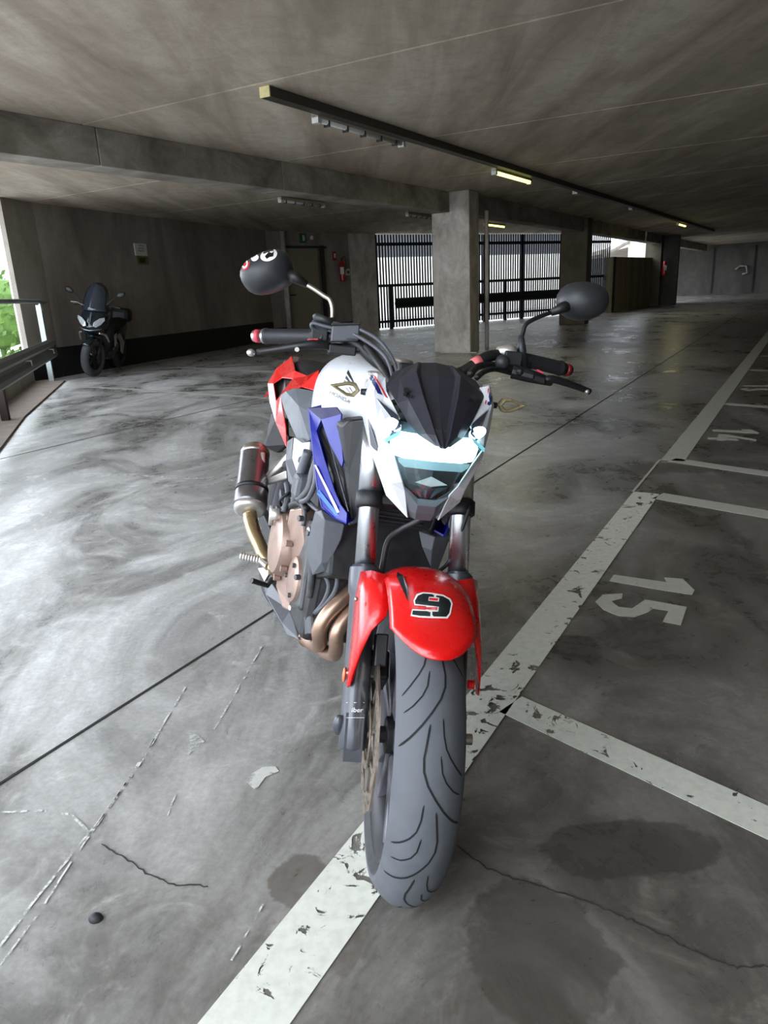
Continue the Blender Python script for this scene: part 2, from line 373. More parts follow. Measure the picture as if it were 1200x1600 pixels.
# ================================================================== SETTING
CZ = 2.65
def onv(px, py, p, d):
    """point of the photo ray on the vertical plane through p along d"""
    p = Vector((p[0], p[1], 0)); n = Vector((-d[1], d[0], 0)); r = ray(px, py); return CP + r*((p-CP).dot(n)/r.dot(n))
BND = [(-4.6, -7.5), (-3.3, 3.0), (-5.45, 10.6), (-5.3, 12.0), (-2.75, 19.25), (.1, 22.2), (8.6, 27.0), (11.4, 30.1), (12.3, 33.0), (14.2, 45.0), (16, 60), (60, 60)]
def bmax(a):
    best = None; p = A*a
    for (x0, y0), (x1, y1) in zip(BND, BND[1:]):
        q = Vector((x0, y0, 0)); e = Vector((x1-x0, y1-y0, 0)); den = B.x*e.y-B.y*e.x
        if abs(den) < 1e-9: continue
        t = ((q.x-p.x)*e.y-(q.y-p.y)*e.x)/den; s = ((q.x-p.x)*B.y-(q.y-p.y)*B.x)/den
        if 0 <= s <= 1 and (best is None or t > best): best = t
    return best if best is not None else 20
fm = MB(); fm.add([(-40, -12, 0), (70, -12, 0), (70, 75, 0), (-40, 75, 0), (-40, -12, -.3), (70, -12, -.3), (70, 75, -.3), (-40, 75, -.3)], [(0, 1, 2, 3), (7, 6, 5, 4), (0, 4, 5, 1), (1, 5, 6, 2), (2, 6, 7, 3), (3, 7, 4, 0)])
floor = structure(fm.build('floor', M_FLOOR))
cm = MB(); a = -8.9
while a < 62:
    a1 = a+2.745; k = 6
    b_lo = -6.2; b_hi = lambda q: bmax(q) if a > -1.2 else -.6  # ceiling left open behind the camera, a gap added to let sky light in
    for i in range(k):
        s0 = a+.012+(a1-a-.024)*i/k; s1 = a+.012+(a1-a-.024)*(i+1)/k
        b0, b1 = b_hi(s0), b_hi(s1)
        P = [G(s0, -6.2), G(s1, -6.2), G(s1, b1), G(s0, b0)]
        cm.prism([p+Vector((0, 0, CZ)) for p in P], (0, 0, .25))
    cm.prism([G(a-.013, -6.2, CZ+.012), G(a+.013, -6.2, CZ+.012), G(a+.013, b_hi(a), CZ+.012), G(a-.013, b_hi(a), CZ+.012)], (0, 0, .2))
    a = a1+.006
ceiling = structure(cm.build('ceiling', M_CEIL, fix=True))

# ceiling beam in lengths with open joints
def beam(a0, a1, name, zb=2.33, f=lambda a: 5.82-.0427*(a-4.2), w_=.34, m=M_BEAM, cuts=()):
    mb = MB(); c = [a0]+list(cuts)+[a1]
    for s, e in zip(c, c[1:]):
        s += .006; e -= .006; P = [G(s, f(s)), G(e, f(e)), G(e, f(e)+w_), G(s, f(s)+w_)]
        mb.prism([p+Vector((0, 0, zb)) for p in P], (0, 0, CZ-zb+.0))
    mb.prism([G(a0, f(a0)+.02, zb+.01), G(a1, f(a1)+.02, zb+.01), G(a1, f(a1)+w_-.02, zb+.01), G(a0, f(a0)+w_-.02, zb+.01)], (0, 0, .2))
    return structure(mb.build(name, m, bevel=.006))
jd = (5.0, 7.6, 10.0)
beam(-.6, 12.05, 'trim_1', cuts=jd)
beam(12.35, 19.8, 'trim_2', f=lambda a: 5.30, cuts=(15.9,))
beam(20.2, 27.8, 'trim_3', f=lambda a: 5.30); beam(28.1, 45, 'trim_4', f=lambda a: 5.30)
# square concrete columns under the beam
def column(name, a, b, da, db, label, m=M_COLM):
    mb = MB(); mb.prism([G(a, b), G(a+da, b), G(a+da, b+db), G(a, b+db)], (0, 0, CZ))
    return tag(mb.build(name, m, bevel=.015), label, 'column', 'square concrete columns under the beam')
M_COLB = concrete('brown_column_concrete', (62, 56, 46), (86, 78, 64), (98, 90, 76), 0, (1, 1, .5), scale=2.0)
c1 = column('concrete_column', 11.95, 5.13, .42, .70, 'pale square concrete column in the middle of the picture, nearest one, behind the parked motorcycle')
pm = MB(); pm.tube([G(12.5, 5.04, 0), G(12.5, 5.04, 2.35)], .035, 12); tag(pm.build('drain_pipe', M_COLM, smooth=True), 'thin grey vertical pipe standing against the right side of the nearest column', 'pipe')
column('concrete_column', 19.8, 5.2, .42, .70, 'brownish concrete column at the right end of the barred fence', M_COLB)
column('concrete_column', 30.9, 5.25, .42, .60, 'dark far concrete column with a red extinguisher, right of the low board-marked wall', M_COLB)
pl = MB(); pl.prism([G(11.9, 5.0), G(12.0, 5.0), G(12.0, 5.7), G(11.9, 5.7)], (0, 0, .012)); pl.build('mortar_footing', M_PATCH if False else M_COLM, c1)

# painted lines, bay numbers, joints, cracks: all lie on and belong to the floor
def strip(pts, w_, name, m, z=.0015, th=.001, label=None):
    mb = MB(); P = [Vector((p[0], p[1], 0)) for p in pts]; L_, R_ = [], []
    for i, p in enumerate(P):
        d = (P[min(i+1, len(P)-1)]-P[max(i-1, 0)]).normalized(); n = Vector((-d.y, d.x, 0)); ww = w_[i] if hasattr(w_, '__len__') else w_
        L_.append(p+n*ww/2); R_.append(p-n*ww/2)
    for i in range(len(P)-1):
        mb.prism([L_[i]+Vector((0, 0, z)), R_[i]+Vector((0, 0, z)), R_[i+1]+Vector((0, 0, z)), L_[i+1]+Vector((0, 0, z))], (0, 0, th))
    o = mb.build(name, m, floor)
    if label: o['label'] = label
    return o
def fp(*q): return [fl(x, y).xy for x, y in q]
def poly(px, name, m, z=.0015, label=None):
    mb = MB(); mb.prism([Vector((*fl(x, y).xy, z)) for x, y in px], (0, 0, .001)); o = mb.build(name, m, floor)
    if label: o['label'] = label
    return o
def gl(a0, b0, a1, b1): return [G(a0, b0).xy, G(a1, b1).xy]
def sub(p, q, n=2): return [(p[0]+(q[0]-p[0])*i/n, p[1]+(q[1]-p[1])*i/n) for i in range(n+1)]
strip(gl(-1.5, .675, 3.99, .675), .135, 'parking_line', M_PAINT, label='wide white line running under the front tyre')
strip(gl(4.80, .664, 24, .60), .14, 'parking_line', M_PAINTG, label='wide white line beside bay 14')
def bay(p, q, w_, m=M_PAINT, ext=5.0):
    p, q = Vector(p), Vector(q); d = (q-p).normalized(); return strip([p, p+d*ext], w_, 'bay_line', m)
bay(fl(798, 1101).xy, fl(1200, 1286).xy, .105); bay(fl(1028, 775).xy, fl(1200, 804.5).xy, .13, M_PAINTG); bay(fl(1050, 719).xy, fl(1200, 741).xy, .11, M_PAINTG)
d4 = (fl(1200, 804.5)-fl(1028, 775)).normalized()
for k, (x, y) in enumerate([(1133, 631), (1172, 578), (1190, 556)]):
    p = fl(x, y); strip([p.xy, (p+d4*5).xy], .10, 'bay_line', M_PAINTG)
strip(gl(3.99, .745, 4.80, .742), .014, 'parking_line', M_PAINTG)
for q in ([(100, 603), (200, 608), (415, 622), (560, 633)], [(268, 573.5), (430, 581), (600, 590)]):
    strip(fp(*q), .09, 'bay_line', M_PAINTG)
strip(fp((170, 741), (372, 751)), .03, 'bay_line', M_PAINTC)
strip(fp((755, 521), (850, 506)), .12, 'bay_line', M_PAINTC)
def cr4(*p): return [(700+x/2.4, 500+y/2.4) for x, y in p]
def cr10(*p): return [(1080+x/10, 580+y/10) for x, y in p]
def number(parts, label, m):
    root = None
    for k, px in enumerate(parts):
        o = poly(px, 'bay_number', m); o['label'] = label
number([cr4((622, 957), (820, 985), (810, 967), (880, 972), (925, 1015), (915, 1032), (800, 1015), (605, 980)),
        cr4((895, 1078), (873, 1147), (805, 1133), (827, 1093), (770, 1084), (745, 1100), (700, 1116), (640, 1112), (585, 1090), (553, 1058), (580, 1032), (655, 1027), (652, 1046), (612, 1056), (640, 1078), (690, 1083), (740, 1050))], 'painted bay number 15', M_PAINTG)
number([cr10((340, 915), (800, 930), (780, 908), (930, 912), (1065, 965), (1050, 978), (880, 970), (330, 942)),
        cr10((255, 1040), (410, 1042), (430, 990), (540, 990), (1020, 1070), (1010, 1092), (740, 1048), (560, 1035), (560, 1048), (700, 1060), (745, 1085), (540, 1075), (530, 1088), (400, 1082), (405, 1068), (262, 1065))], 'painted bay number 14', M_PAINTG)
number([cr10((810, 222), (1130, 224), (1180, 216), (1260, 224), (1240, 243), (810, 235)),
        cr10((775, 282), (870, 262), (900, 267), (850, 281), (920, 292), (1010, 272), (1120, 270), (1260, 277), (1260, 300), (1100, 292), (1010, 302), (900, 310))], 'painted bay number 13', M_PAINTG)
strip([G(-3, 1.60).xy, G(24, 1.78).xy], .010, 'expansion_joint', M_JOINT)
strip([G(-3, 5.3).xy, G(11.9, 5.5).xy], .008, 'expansion_joint', M_JOINT)
def jag(pts, amp):
    o = []; rr = random.Random(3)
    for p, q in zip(pts, pts[1:]):
        for i in range(7):
            t = i/7; o.append((p[0]+(q[0]-p[0])*t+rr.uniform(-amp, amp), p[1]+(q[1]-p[1])*t+rr.uniform(-amp, amp)))
    return o+[pts[-1]]
for q in ([(715, 1322), (760, 1358), (820, 1380), (890, 1400), (950, 1425), (1000, 1445), (1060, 1475), (1110, 1500), (1150, 1512), (1200, 1510), (1260, 1520)], [(160, 1320), (200, 1345), (240, 1372), (275, 1384), (325, 1386)]):
    p = jag(fp(*q), .003); strip(p, [.0016+.0016*abs(math.sin(i*.7)) for i in range(len(p))], 'floor_crack', M_CRACK)
for q, ww in (([(290, 1075), (215, 1200), (150, 1290), (65, 1395), (0, 1480), (-40, 1530)], .006), ([(242, 1155), (180, 1250), (110, 1350), (60, 1430), (0, 1510)], .0045), ([(410, 1010), (370, 1080), (335, 1140)], .006), ([(276, 1240), (262, 1275)], .003), ([(412, 1414), (362, 1502)], .004), ([(0, 1271), (60, 1267), (110, 1274), (150, 1310)], .006)):
    strip(jag(fp(*q), .0012), ww, 'chalk_scratch', M_PAINTC, z=.002)
poly([(296, 1146), (310, 1150), (320, 1160), (310, 1168), (295, 1180), (298, 1163)], 'cement_splash', M_PATCH)
poly([(380, 1218), (410, 1200), (430, 1198), (436, 1206), (415, 1215), (400, 1236)], 'cement_splash', M_PATCH)
sm = MB(); p = fl(150, 1437); sm.ball((p.x, p.y, .003), .014, .011, .011); tag(sm.build('floor_stud', M_ENGD, smooth=True), 'small dark round metal stud fixed in the floor at lower left', 'stud')

# walls
def wall(p, q, name, m, z0=0, z1=CZ, th=.25, side=1, skirt=0):
    p, q = Vector((*p, 0)), Vector((*q, 0)); d = (q-p).normalized(); n = Vector((-d.y, d.x, 0))*side*th
    mb = MB(); mb.prism([v+Vector((0, 0, z0)) for v in (p, q, q+n, p+n)], (0, 0, z1-z0)); o = structure(mb.build(name, m))
    if skirt:
        s = MB(); k = -n.normalized()*.012; s.prism([v+Vector((0, 0, .0)) for v in (p+d*.01, q-d*.01, q-d*.01+k, p+d*.01+k)], (0, 0, skirt)); s.build('skirting', M_BITUM, o)
    return o
W0 = (-5.175, 11.999); W1 = (-2.62, 19.10); W3 = (-.0, 21.95)
wall(W0, W1, 'wall_left', M_WALL, skirt=.47)
wall((-5.30, 11.25), W0, 'wall_pier', M_WALL, skirt=.47, th=.08)
lo = MB(); lo.prism([Vector((-3.35, 3.1, 2.36)), Vector((-5.36, 10.75, 2.36)), Vector((-5.6, 10.70, 2.36)), Vector((-3.6, 3.0, 2.36))], (0, 0, CZ-2.36)); structure(lo.build('trim_5', M_WALL))
wb = wall(W1, W3, 'wall_back', M_WALL, skirt=.30)
fence_p, fence_d = Vector((0.1, 21.72, 0)), Vector((8.3, 4.9, 0)).normalized()
pr = MB(); e = fence_d
pr.prism([Vector((-.62, 21.2, 0)), Vector((.12, 21.75, 0)), Vector((.0, 22.0, 0)), Vector((-.75, 21.45, 0))], (0, 0, CZ)); tag(pr.build('wall_pilaster', M_COLM), 'pale concrete pilaster at the left edge of the barred fence', 'pilaster')
wall((21.5, -20), (40, 30), 'wall_right', M_FAR, side=-1) if False else None
pA = fl(1043, 463); pB = fl(1200, 458); dd = (pB-pA).normalized()
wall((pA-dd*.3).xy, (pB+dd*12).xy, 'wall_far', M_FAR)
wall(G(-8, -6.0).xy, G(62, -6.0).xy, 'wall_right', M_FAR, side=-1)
# wall panel joints and fittings on the far wall
for x, lb in ((1112, 'dark vertical joint strap on the far right wall, left of the curled hose bracket'), (1176, 'dark vertical joint strap on the far right wall, right of the curled hose bracket')):
    p0 = onv(x, 440, pA, dd); fw = MB(); fw.obox(Vector((p0.x, p0.y-.03, 1.3)), dd*.04, Vector((0, .01, 0)), Vector((0, 0, 1.2))); tag(fw.build('wall_strap', M_BITUM), lb, 'strap')
hb = MB(); c = onv(1156, 421, pA, dd)+Vector((0, -.2, 0)); hb.tube([c-dd*.3, c-dd*.1+Vector((0, 0, .18)), c+dd*.22+Vector((0, 0, .16)), c+dd*.30+Vector((0, 0, -.2)), c+dd*.05+Vector((0, 0, -.25))], .05, 8)
tag(hb.build('hose_bracket', M_COLM), 'grey curled hose bracket on the far right wall', 'bracket')

# low board-marked wall between the far columns
q0, q1 = fl(955, 488.5), fl(1022, 478); ztop = aty(965, 401, q0.y).z
wall(q0.xy, q1.xy, 'wall_ramp', M_BOARD, z1=ztop, th=.22)
s_ = (q1-q0).normalized(); q2 = fl(1024, 478); 
wall(q0.xy, (q0+Vector((-.5, 1.6, 0))).xy, 'wall_ramp_end', M_BITUM, z1=ztop, th=.1, side=-1)
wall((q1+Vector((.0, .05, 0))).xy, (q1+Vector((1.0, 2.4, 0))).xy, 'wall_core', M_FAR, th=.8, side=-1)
lp = MB(); p = aty(997, 430, q1.y+2.5); lp.box((p.x-.35, p.y, 0), (p.x+1.0, p.y+.4, CZ)); tag(lp.build('lit_column', M_OUTW), 'bright white column standing behind the low board-marked wall', 'column')
rb = MB(); ra = aty(945, 395, 31.5); rc = aty(985, 374, 33); rb.tube([ra, rc], .14, 8); tag(rb.build('ramp_handrail', M_COLM), 'pale sloping ramp edge seen over the low board-marked wall', 'ramp')

# ------------------------------------------------------------------ barred fence
fen = empty('barred_fence', fence_p, 'dark steel fence of tall vertical bars closing the back opening', 'fence')
def fpnt(s, z=0, off=0): return fence_d*s + Vector((-fence_d.y, fence_d.x, 0))*off + Vector((0, 0, z))
mb = MB(); s = .04; FLEN = 9.55
while s < FLEN:
    mb.obox(fpnt(s, 1.33, 0), fence_d*.024, Vector((-fence_d.y, fence_d.x, 0))*.012, Vector((0, 0, 1.29))); s += .098
mb.build('bar_panel', M_FENCE, fen)
for z, h in ((2.36, .045), (1.23, .04), (.22, .035)):
    r = MB(); r.obox(fpnt(FLEN/2, z, -.04), fence_d*FLEN/2, Vector((-fence_d.y, fence_d.x, 0))*.02, Vector((0, 0, h))); r.build('rail', M_FENCE, fen)
for s, h, w_ in ((.40, 1.25, .05), (3.9, 2.6, .05), (4.75, 1.25, .05), (5.45, 2.6, .06), (7.75, 2.6, .10)):
    r = MB(); r.obox(fpnt(s, h/2, -.07), fence_d*w_, Vector((-fence_d.y, fence_d.x, 0))*.03, Vector((0, 0, h/2))); r.build('post', M_FENCE, fen)
gr = MB()
def wprofile(): return [(0, 0), (.035, .035), (.035, .085), (0, .125), (0, .165), (.035, .205), (.035, .255), (0, .29)]
def wbeam(mb, p, d, L_, z, n, th=.006):
    rings = []
    for s in (0, L_):
        rings.append([p+d*s+n*x+Vector((0, 0, z+h)) for x, h in wprofile()]+[p+d*s+n*(x-th)+Vector((0, 0, z+h)) for x, h in wprofile()[::-1]])
    mb.rings(rings)
nn = Vector((fence_d.y, -fence_d.x, 0))
wbeam(gr, fence_p+fence_d*.45+nn*.22, fence_d, 8.2, .58, nn); tag(gr.build('guard_rail', M_FENCE), 'dark corrugated guard rail running low in front of the barred fence', 'guard rail', None)

# ------------------------------------------------------------------ guard rail at the left opening
gp = fl(85, 597); gd = (fl(12, 662)-gp).normalized(); gn = Vector((gd.y, -gd.x, 0))*-1
if gn.x < 0: gn = -gn
rail = empty('guard_rail', Vector((gp.x, gp.y, 0)), 'galvanised corrugated guard rail with a tube handrail at the bright left opening', 'guard rail')
g0 = Vector((0, 0, 0))
b_ = MB(); zt = onv(92, 522, gp.xy, gd).z
wbeam(b_, -gd*.22+gn*.06, gd, 7.5, zt-.29, gn); b_.build('corrugated_beam', M_RAIL, rail, bevel=.003)
hz = onv(62, 471, gp.xy, gd).z
h_ = MB(); h_.tube([Vector((0, 0, hz-.14)), Vector((0, 0, hz-.05)), gd*.06+Vector((0, 0, hz)), gd*7.4+Vector((0, 0, hz))], .028, 12, smooth=3); h_.build('handrail', M_GALV, rail, smooth=True)
for s, h, m in ((0, hz-.05, M_GALV), (3.95, zt, M_RUST)):
    p_ = MB(); p_.obox(gd*s+Vector((0, 0, h/2)), gd*.05, gn*.006, Vector((0, 0, h/2))); p_.obox(gd*s+gd*.05-gn*.03+Vector((0, 0, h/2)), gd*.005, gn*.035, Vector((0, 0, h/2))); p_.obox(gd*s-gd*.05-gn*.03+Vector((0, 0, h/2)), gd*.005, gn*.035, Vector((0, 0, h/2)))
    o = p_.build('post', m, rail); f_ = MB(); f_.obox(gd*s+Vector((0, 0, .006)), gd*.12, gn*.10, Vector((0, 0, .006))); f_.build('base_plate', m, o)
for s in (.75, 2.9):
    c = gd*s+gn*.095+Vector((0, 0, zt-.12)); q = MB(); q.tube([c, c+gn*.06, c+gn*.07+gd*.05-Vector((0, 0, .05))], .009, 8); q.build('hook', M_GALV, rail)
kp = MB(); kq = [fl(102, 596), fl(40, 652), fl(0, 705), fl(0, 705)+gd*3.5, fl(0, 705)+gd*3.5-gn*1.3, gp-gn*.75, gp-gn*.2+Vector((0, .35, 0))]
kp.prism([Vector((v.x, v.y, .002)) for v in kq], (0, 0, .02)); kp.build('kerb_pad', M_DIRT, floor)
up = MB(); u0_ = gp-gn*.28; up.prism([Vector((v.x, v.y, .022)) for v in (u0_-gd*.1, u0_+gd*7.6, u0_+gd*7.6-gn*.18, u0_-gd*.1-gn*.18)], (0, 0, .26)); structure(up.build('trim_6', M_WALL))

# ------------------------------------------------------------------ outside
ow = MB(); p = aty(16, 450, 13.5); ow.box((p.x-.0, 13.5, 0), (p.x+1.2, 14.6, 4.2)); tag(ow.build('white_wall', M_OUTW), 'sunlit white building corner outside the left opening', 'building')
for k, (px, py, r, Y) in enumerate([(-6, 490, .95, 16.0)]):
    c = aty(px, py, Y); bsh = MB()
    for i in range(420):
        t = random.uniform(0, 6.28); u = random.uniform(-1, 1); rr = r*random.uniform(.75, 1.05); s = math.sqrt(1-u*u)
        q = c+Vector((rr*s*math.cos(t), rr*s*math.sin(t)*.8, rr*u)); sc = random.uniform(.05, .11); nrm = Vector((random.uniform(-1, 1), random.uniform(-1, 1), random.uniform(-1, 1))).normalized(); e1 = nrm.orthogonal().normalized()*sc; e2 = nrm.cross(e1)*.55
        bsh.add([q-e1, q+e2, q+e1, q-e2], [(0, 1, 2, 3)])
    bsh.ball(c, r*.8, r*.7, r*.8, 12); bsh.tube([(c.x, c.y, 0), (c.x, c.y, c.z)], .06, 8)
    tag(bsh.build('garden_shrub', M_LEAF, fix=False), 'green shrub outside, just left of the white building corner', 'shrub')
bld = empty('opposite_building', Vector((3.2, 32.5, 0)), 'pale building with a dark upper band seen through the barred fence', 'building')
z1_ = 2.35; b1 = MB(); b1.obox((0, 0, z1_/2), fence_d*8.2, Vector((-fence_d.y, fence_d.x, 0))*.3, (0, 0, z1_/2)); b1.build('white_wall', M_OUTW, bld)
b2 = MB(); b2.obox(Vector((0, 0, z1_+.55))-fence_d*.2, fence_d*7.8, Vector((-fence_d.y, fence_d.x, 0))*.25, (0, 0, .55)); b2.build('upper_band', M_OUTD, bld)

# ------------------------------------------------------------------ ceiling services
t0, t1 = Vector((*(A*4.94+B*3.79).xy, 0)), Vector((*(A*30+B*3.36).xy, 0)); td = (t1-t0).normalized(); tn = Vector((-td.y, td.x, 0)); TL = (t1-t0).length
tr = empty('cable_trunking', t0+Vector((0, 0, CZ-.003)), 'long dark cable trunking fixed under the ceiling, running away to the right', 'trunking')
m_ = MB(); m_.obox(td*TL/2-Vector((0, 0, .035)), td*TL/2, tn*.045, Vector((0, 0, .035))); m_.build('channel', M_TRUNK, tr)
m_ = MB(); m_.obox(td*TL/2-Vector((0, 0, .055))+tn*.049, td*TL/2, tn*.003, Vector((0, 0, .018))); m_.build('side_strip', M_TRUNKL, tr)
m_ = MB(); m_.obox(-td*.006-Vector((0, 0, .036)), td*.006, tn*.048, Vector((0, 0, .037))); m_.build('end_cap', M_ENDCAP, tr)
def trunk_s(px, py, z=CZ-.11):
    p = fl(px, py, z); return (Vector((p.x, p.y, 0))-t0).dot(td), (Vector((p.x, p.y, 0))-t0).dot(tn)
def lamp(base, d, L_, lit, label):
    n = Vector((-d.y, d.x, 0)); r = empty('ceiling_lamp', base, label, 'ceiling lamp', 'tube lamps under the ceiling')
    m = MB(); m.obox(d*L_/2-Vector((0, 0, -.03)), d*L_/2, n*.035, Vector((0, 0, .02))); m.build('housing', M_TRUNKL, r)
    m = MB(); m.tube([d*.02, d*(L_-.02)], .028 if lit else .024, 12); m.build('tube', M_TUBE if lit else M_TUBEOFF, r, smooth=True)
    for s in (0, L_-.05): m = MB(); m.obox(d*(s+.025), d*.025, n*.034, Vector((0, 0, .034))); m.build('end_socket', M_TUBEOFF, r)
    if not lit:
        for i in range(5): m = MB(); m.obox(d*(L_*(i+.6)/5.2)-Vector((0, 0, .005)), d*.008, n*.03, Vector((0, 0, .035))); m.build('clip', M_BLACK, r)
    else:
        l = bpy.data.lights.new('lamp_light', 'AREA'); l.shape = 'RECTANGLE'; l.size = L_; l.size_y = .06; l.energy = 9; l.color = (1, .93, .55)
        lo_ = bpy.data.objects.new('lamp_light', l); COL.objects.link(lo_); lo_.parent = r; lo_.location = d*L_/2-Vector((0, 0, .05)); lo_.rotation_euler = (0, 0, math.atan2(d.y, d.x))
    return r
s0, n0 = trunk_s(505, 187); s1, _ = trunk_s(628, 218)
lamp(t0+td*s0+tn*.10+Vector((0, 0, CZ-.09)), td, 1.55, False, 'unlit tube lamp with clear end beside the near end of the cable trunking')
s0, n0 = trunk_s(783, 267); s1, _ = trunk_s(841, 283)
lamp(t0+td*s0+tn*.10+Vector((0, 0, CZ-.11)), td, max(1.0, s1-s0), True, 'nearest lit yellowish tube lamp hanging along the cable trunking')
s0, n0 = trunk_s(1081, 348); s1, _ = trunk_s(1098, 353)
lamp(t0+td*s0+tn*.10+Vector((0, 0, CZ-.11)), td, 1.3, True, 'farthest lit yellowish tube lamp, small, at upper right')
p0, p1 = fl(757, 351, CZ-.12), fl(790, 357, CZ-.12)
lamp(Vector((p0.x, p0.y, CZ-.11)), td, 1.3, True, 'lit yellowish tube lamp just right of the nearest column, above the barred fence')
for (xa, ya), lb in (((437, 314), 'unlit tube lamp under the ceiling left of the nearest column, left one'), ((636, 336), 'unlit tube lamp under the ceiling left of the nearest column, right one')):
    p0 = fl(xa, ya, CZ-.07); lamp(Vector((p0.x, p0.y, CZ-.06)), td, 1.25, False, lb)
for x, y, lb in ((925, 303, 'small pale junction box on the far cable trunking, nearer one'), (1005, 328, 'small pale junction box on the far cable trunking, farther one')):
    s0, n0 = trunk_s(x, y); m = MB(); c = t0+td*s0+tn*.11+Vector((0, 0, CZ-.06)); m.obox(c, td*.12, tn*.04, Vector((0, 0, .035))); tag(m.build('junction_box', M_TUBEOFF), lb, 'junction box')

# ------------------------------------------------------------------ things on the back-left walls
wdA = (Vector((*W1, 0))-Vector((*W0, 0))).normalized(); wnA = Vector((wdA.y, -wdA.x, 0)); wdB = (Vector((*W3, 0))-Vector((*W1, 0))).normalized(); wnB = Vector((wdB.y, -wdB.x, 0))
def plate(px0, py0, px1, py1, W, wd, wn, name, m, th=.02, off=.005, parent=None):
    a_ = onv(px0, py0, W, wd); b_ = onv(px1, py1, W, wd); c0 = onv(px0, py1, W, wd)
    s1 = (b_-a_).dot(wd); z0, z1 = b_.z, a_.z; mb = MB(); base = Vector((a_.x, a_.y, 0))+wn*off
    mb.prism([base+Vector((0, 0, z0)), base+wd*s1+Vector((0, 0, z0)), base+wd*s1+Vector((0, 0, z1)), base+Vector((0, 0, z1))], wn*th); return mb.build(name, m, parent)
o = plate(208, 380, 229, 400, W0, wdA, wnA, 'wall_notice', M_SIGNW); tag(o, 'white notice with dark lines on the left wall above an olive sign', 'sign')
for i, (y, a_, b_) in enumerate(((383.5, 214, 223), (387.5, 214, 223), (391.5, 214, 224))): plate(a_, y, b_, y+1.3, W0, wdA, wnA, 'printed_line', M_BLACK, .004, .026, o)
o = plate(212, 400.5, 231, 414, W0, wdA, wnA, 'wall_sign', M_SIGNY); tag(o, 'olive sign with a dark symbol on the left wall under the white notice', 'sign'); plate(216, 403, 226, 411, W0, wdA, wnA, 'symbol', M_BLACK, .004, .026, o)
o = plate(443, 388, 503, 527, W1, wdB, wnB, 'metal_door', M_DOORM, .05); tag(o, 'dull beige metal door in the back wall beside the vertical pipe', 'door')
plate(440, 384, 507, 388.2, W1, wdB, wnB, 'frame', M_ENGD, .08, .005, o); plate(502.5, 384, 508, 527, W1, wdB, wnB, 'frame', M_ENGD, .08, .005, o); plate(452, 460, 459, 462, W1, wdB, wnB, 'handle', M_BLACK, .05, .05, o)
o = plate(466, 365, 476, 380, W1, wdB, wnB, 'exit_sign', M_SIGNG, .05, .03); tag(o, 'small green exit sign above the beige metal door', 'sign')
plate(469, 368, 473, 377, W1, wdB, wnB, 'symbol', M_SIGNW, .004, .082, o)
c = onv(483, 372, W1, wdB)+wnB*.1; m = MB(); m.ball(c, .06, .06, .06, 10); tag(m.build('wall_lamp', M_TUBEOFF, smooth=True), 'small round unlit lamp beside the green exit sign', 'lamp')
def extinguisher(c, h, label, m=M_EXTR):
    r = empty('fire_extinguisher', c, label, 'fire extinguisher'); q = MB(); q.lathe((0, 0, 0), (0, 0, 1), [(.001, 0), (.075, 0), (.08, .03), (.08, h*.75), (.05, h*.85), (.03, h*.88), (.001, h*.88)], 16, loop=False); q.build('cylinder', m, r, smooth=True)
    q = MB(); q.tube([(0, 0, h*.86), (0, 0, h)], .02, 8); q.obox((0, -.05, h), (.012, 0, 0), (0, .05, .01), (0, 0, .01)); q.build('valve', M_BLACK, r)
    q = MB(); q.tube([(0, -.02, h*.93), (.07, -.03, h*1.05), (.11, -.04, h*.85), (.1, -.04, h*.45)], .012, 8, smooth=4); q.build('hose', M_BLACK, r, smooth=True)
    q = MB(); q.box((-.05, -.088, h*.3), (.05, -.082, h*.6)); q.build('label_plate', M_SIGNW, r); return r
def vt(v): return v
c = onv(531, 440, W1, wdB)+wnB*.12; extinguisher(Vector((c.x, c.y, c.z)), .62, 'red fire extinguisher hanging on the back wall right of the metal door')
o = plate(519, 393, 525, 407, W1, wdB, wnB, 'extinguisher_sign', M_EXTR, .02); tag(o, 'small red sign above the fire extinguisher on the back wall', 'sign'); plate(520.5, 396, 523.5, 403, W1, wdB, wnB, 'symbol', M_SIGNW, .004, .026, o)
o = plate(537, 420, 549, 430, W1, wdB, wnB, 'notice_plate', M_SIGNW, .02); tag(o, 'small pale notice right of the fire extinguisher', 'sign'); plate(541, 423, 545, 427.5, W1, wdB, wnB, 'symbol', M_ENG, .004, .026, o)
c = fl(1029, 477); ec = G(30.8, 5.08, 1.15); extinguisher(Vector((ec.x, ec.y, 1.15)), .62, 'red fire extinguisher on the far column at right')
pp = fl(441, 529); pq = MB(); pp = Vector((pp.x, pp.y, 0))+wnB*.45-wdB*.1; pq.tube([pp, pp+Vector((0, 0, CZ-.01))], .07, 14); tag(pq.build('vertical_pipe', M_COLM, smooth=True), 'grey vertical pipe from floor to ceiling at the back, left of the metal door', 'pipe')

# ================================================================== MOTORCYCLE
bike = empty('motorcycle', BM, 'red, white and blue motorcycle leaning on its side stand in the foreground, headlight lit', 'motorcycle')
def V(*a): return Vector(a)
WY = .016
AXC = V(0, WY, .30)

